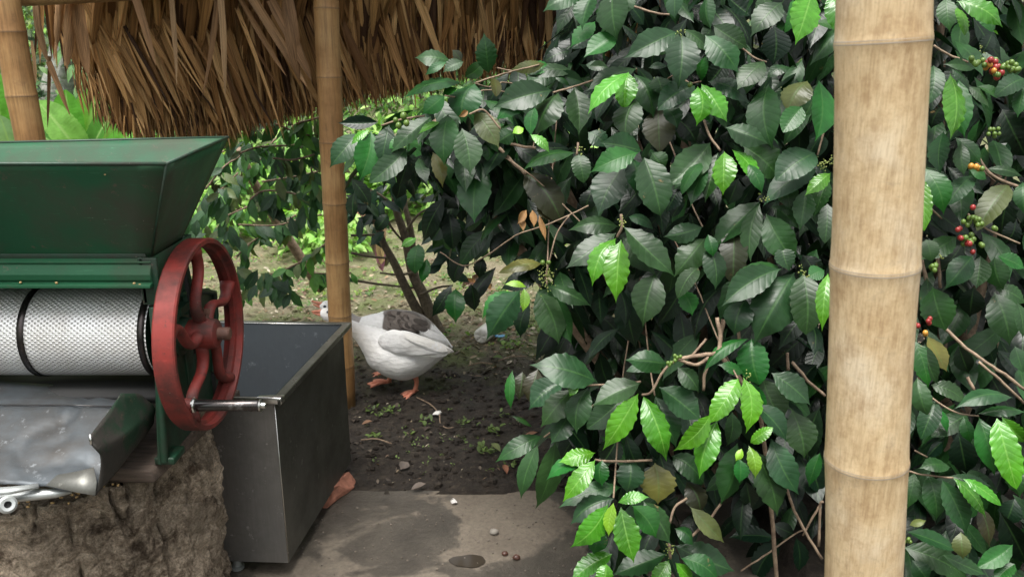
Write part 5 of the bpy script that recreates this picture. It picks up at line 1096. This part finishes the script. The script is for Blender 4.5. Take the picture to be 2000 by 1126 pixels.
q.build('stems', M['stem'], ts); lv = Blades()
for cx, cy, n, sp in [(900, 470, 20, 45), (1000, 440, 9, 60), (1370, 560, 14, 50), (1380, 640, 16, 50), (1420, 760, 12, 40), (960, 600, 5, 40), (1150, 330, 12, 70)]:
    for k in range(n):
        x, y = cpx(cx+random.gauss(0, sp), cy+random.gauss(0, sp)); p_ = at(x, y, random.uniform(4.3, 4.8)); L = random.uniform(.10, .16); d_ = Vector((random.gauss(0, .6), -.2, -.8+random.uniform(-.1, .6))).normalized()
        col = random.choice([(.014, .046, .024), (.02, .06, .03), (.010, .03, .018), (.03, .09, .02)]); lv.add(p_, p_+d_*L, Vector((random.gauss(0, .5), -.6, .7)), L*random.uniform(.38, .5), col, nt=10, ns=4, arch=.08, fold=.15)
lv.build('leaves', M['leaf'], ts)
# dry banana stems
def drystem(pl, Y, r0, label, col=(.36, .24, .14)):
    q = Blades(); P = poly_path([tuple(at(*cpx(*p), Y)) for p in pl], 4)
    root_ = P[-1]
    for k in range(16):
        i = random.randrange(0, len(P)-3); a_, b_ = Vector(P[i]), Vector(P[min(len(P)-1, i+random.randint(2, 6))]); o_ = Vector((random.gauss(0, r0*.5), random.gauss(0, r0*.5), 0)); c = tuple(x*random.uniform(.6, 1.3) for x in col)
        q.add(a_+o_, b_+o_*1.4, (random.gauss(0, .5), -1, 0), r0*1.6, c, nt=8, ns=4, fold=.9, prof='strip', twist=random.uniform(-.6, .6), arch=.05)
    o = q.build('dead_banana_plant', M['thatch']); tag(o, label, 'dead plant', 'dead banana plants')
drystem([(940, 520), (1010, 600), (1035, 690), (1045, 800), (1055, 890)], 5.4, .045, 'pale papery dry banana stem standing just right of the brown bamboo post', (.30, .25, .17))
drystem([(1570, 900), (1575, 960), (1580, 1000)], 5.6, .07, 'short reddish dry stem beyond the white bottle under the coffee leaves', (.15, .10, .065))
drystem([(1320, 900), (1325, 950), (1330, 990)], 6.2, .05, 'short reddish dry stem right of the twin stemmed shrub', (.15, .10, .065))

# banana plants
def banana(base, leaves, label):
    r = empty('banana_plant', base); tag(r, label, 'banana plant', 'banana plants'); q = Blades(); s_ = MB()
    for (bx, by, tx, ty, wd, Y, c, nx_) in leaves:
        B_ = at(bx, by, Y); T_ = at(tx, ty, Y-.1); q.add(B_, T_, (CAM-B_).normalized()+Vector((nx_, 0, .5)), wd*Y/F, c, nt=40, ns=8, arch=.10, fold=.35, ripple=.008, waves=16, prof='banana', marg=.02)
        s_.tube(poly_path([tuple(base), tuple(Vector(base).lerp(B_, .6)+Vector((0, 0, .1))), tuple(B_)], 5), .025, 8)
    q.build('leaves', M['banana'], r); s_.build('stalks', plain('banana_stalk', (.16, .24, .06), .5), r)
BNL = (.11, .33, .04); BN2 = (.20, .42, .09); BN3 = (.065, .20, .03)
banana((-3.7, 6.4, .1), [(170, 320, 72, 196, 62, 6.0, BN2, .2), (150, 330, 128, 175, 60, 6.3, BNL, -.2), (160, 330, 195, 165, 66, 6.4, BN2, -.1), (175, 320, 232, 205, 48, 6.1, BN3, -.6), (190, 330, 292, 238, 44, 6.0, BNL, -.4), (150, 320, 60, 250, 40, 6.2, BN3, .4), (230, 330, 300, 268, 36, 5.9, BN3, .2), (200, 330, 215, 190, 40, 6.8, BN2, 0), (240, 330, 262, 215, 30, 6.5, BN3, .5), (100, 330, 110, 210, 44, 6.7, BN3, .3), (20, 330, -20, 130, 60, 6.4, BNL, 0), (30, 320, 0, 225, 40, 6.2, (.25, .40, .22), 0)], 'bright green banana plant rising above the hopper beside the leaning post')
banana((2.9, 5.6, .1), [(1990, 230, 1975, 62, 62, 4.4, BN2, .1), (2010, 260, 2050, 40, 70, 4.5, BNL, 0), (1935, 110, 1960, 30, 40, 4.6, BN3, 0), (2030, 300, 2100, 120, 70, 4.6, BN2, 0)], 'banana plant with one bright leaf showing at the top right')
# large leaved tree and mossy trunk behind the leaning post
mt = empty('mossy_tree', (-4.6, 8.6, .2)); tag(mt, 'grey mossy tree with hanging leaflets behind the banana plant', 'tree'); q = MB()
P = poly_path([tuple(at(*p)) for p in [(88, 330, 8), (95, 260, 8), (112, 180, 8), (122, 120, 8), (130, 50, 8), (120, -40, 8), (150, -160, 8)]], 6); q.tube(P, [.14+.03*noise.noise(Vector(p)*3) for p in P], 18); q.tube(poly_path([tuple(at(112, 170, 8)), tuple(at(128, 130, 7.9)), tuple(at(140, 60, 7.9))], 5), .06, 10); q.build('trunk', M['mossy'], mt)
lv = Blades()
for cx, cy in [(130, 85), (165, 150), (160, 180), (150, 120), (185, 170), (120, 60)]:
    c0 = at(cx, cy, 6.9)
    for k in range(7):
        a = -.4-.35*k; d_ = Vector((math.cos(a+.6), -.1, math.sin(a+.3)*.6-.2)).normalized(); lv.add(c0, c0+d_*random.uniform(.16, .26), (0, -.8, .7), .06, (.18, .34, .14), nt=8, ns=4, arch=.12)
mass(lv, (-4.2, 9, 3.6), (1.6, 1.2, 1.0), 1500, (.10, .18), G1); lv.build('crown', M['bgleaf'], mt)

def bush(c, r_, n, L, cols, label, name='shrub', cat='shrub', group='shrubs beyond the clearing', **k):
    t = empty(name, (c[0], c[1], 0)); tag(t, label, cat, group); B = Blades(); mass(B, c, r_, n, L, cols, **k); B.build('leaves', M['bgleaf'], t)
    s_ = MB()
    for i in range(5): s_.tube([(c[0]+random.uniform(-.1, .1), c[1], 0), (c[0]+random.uniform(-.5, .5)*r_[0], c[1], c[2]*random.uniform(.8, 1.2))], [.03, .01], 6)
    s_.build('stems', M['stem'], t)
LT = [(.20, .42, .06), (.30, .52, .10), (.12, .28, .04), (.36, .54, .16)]; DK = [(.03, .08, .025), (.05, .12, .035), (.022, .05, .02), (.10, .20, .05)]
bush((-4.6, 7.4, .8), (1.0, .5, .8), 1500, (.07, .13), DK, 'dark green shrub right behind the bright banana plant')
bush((-1.9, 7.6, .55), (.75, .6, .5), 1300, (.08, .16), LT, 'bright light green shrub seen low between the hopper and the brown post')
bush((-3.1, 8.2, .9), (.8, .7, .8), 1300, (.08, .16), G1, 'mid green shrub behind the right end of the hopper')
bush((-2.3, 9.2, 1.3), (.9, .7, .9), 1300, (.08, .15), DK+G1, 'dark green tall shrub under the thatch fringe left of the brown post')
bush((-.75, 7.9, .5), (.75, .6, .55), 1300, (.08, .15), LT+G1, 'light green shrub behind the geese, just right of the brown post')
bush((-.6, 9.3, 1.25), (1.0, .8, .9), 1500, (.05, .09), [(.10, .17, .07), (.16, .24, .10), (.06, .10, .04)], 'greyish fine leaved shrub far behind the twin stemmed shrub')
bush((.35, 8.0, .6), (.8, .6, .6), 1200, (.08, .16), LT, 'light green shrub showing under the coffee leaves beyond the bottle')
bush((-4.9, 9.4, 1.2), (1.2, .8, 1.1), 1500, (.08, .14), [(.05, .09, .035), (.10, .15, .05), (.03, .06, .025)], 'dark rounded shrub left of the leaning post')
bush((-1.0, 8.9, 1.0), (.9, .6, .8), 1500, (.08, .15), LT+G1, 'tall light green shrub just right of the brown post under the thatch fringe')
bush((.1, 8.8, 1.1), (.8, .6, .8), 1300, (.08, .15), G1+DK, 'tall mixed green shrub behind the upper branches of the twin stemmed shrub')
bush((-2.7, 6.9, .25), (.5, .35, .28), 600, (.07, .13), LT, 'small low light green shrub seen through the flywheel gap')
bush((-1.55, 6.6, .2), (.45, .3, .22), 500, (.07, .13), LT, 'small leafy clump on the litter left of the goose heads')
# the wooded slope behind, one mass
B = Blades()
for k in range(42):
    x = random.uniform(-13, 7); Y = random.uniform(10.5, 15); 
    col = random.choice([G1, DK, [(.12, .19, .06), (.20, .26, .09), (.07, .12, .04)], LT])
    mass(B, (x, Y, gh(x, Y)+random.uniform(.4, 1.6)), (random.uniform(.9, 1.6), .9, random.uniform(.8, 1.3)), 650, (.08, .17), col)
for k in range(14):
    x = -11+k*1.35; mass(B, (x, 16+random.uniform(-.8, .8), gh(x, 16)+random.uniform(1.2, 2.4)-(2.0 if -10.8 < x < -7.8 else 0)), (1.5, 1.0, 1.5), 900, (.12, .24), [(.10, .18, .09), (.06, .12, .05), (.15, .24, .12)])
for k in range(30):      # unseen trees added round behind the viewer to block low sky light
    a = R(-200+k*220/29)+R(10); x, Y = 7.5*math.cos(a), 2+7.5*math.sin(a)
    mass(B, (x, Y, 1.6), (1.5, 1.5, 1.9), 420, (.16, .30), random.choice([G1, DK, DK]))
o = B.build('wooded_slope', M['bgleaf']); tag(o, 'mixed green trees and brush covering the slope behind the clearing, plus unseen trees added behind the viewer', 'wooded slope', kind='stuff')
# a bit of netting-like sheet roof glimpsed at the top left corner
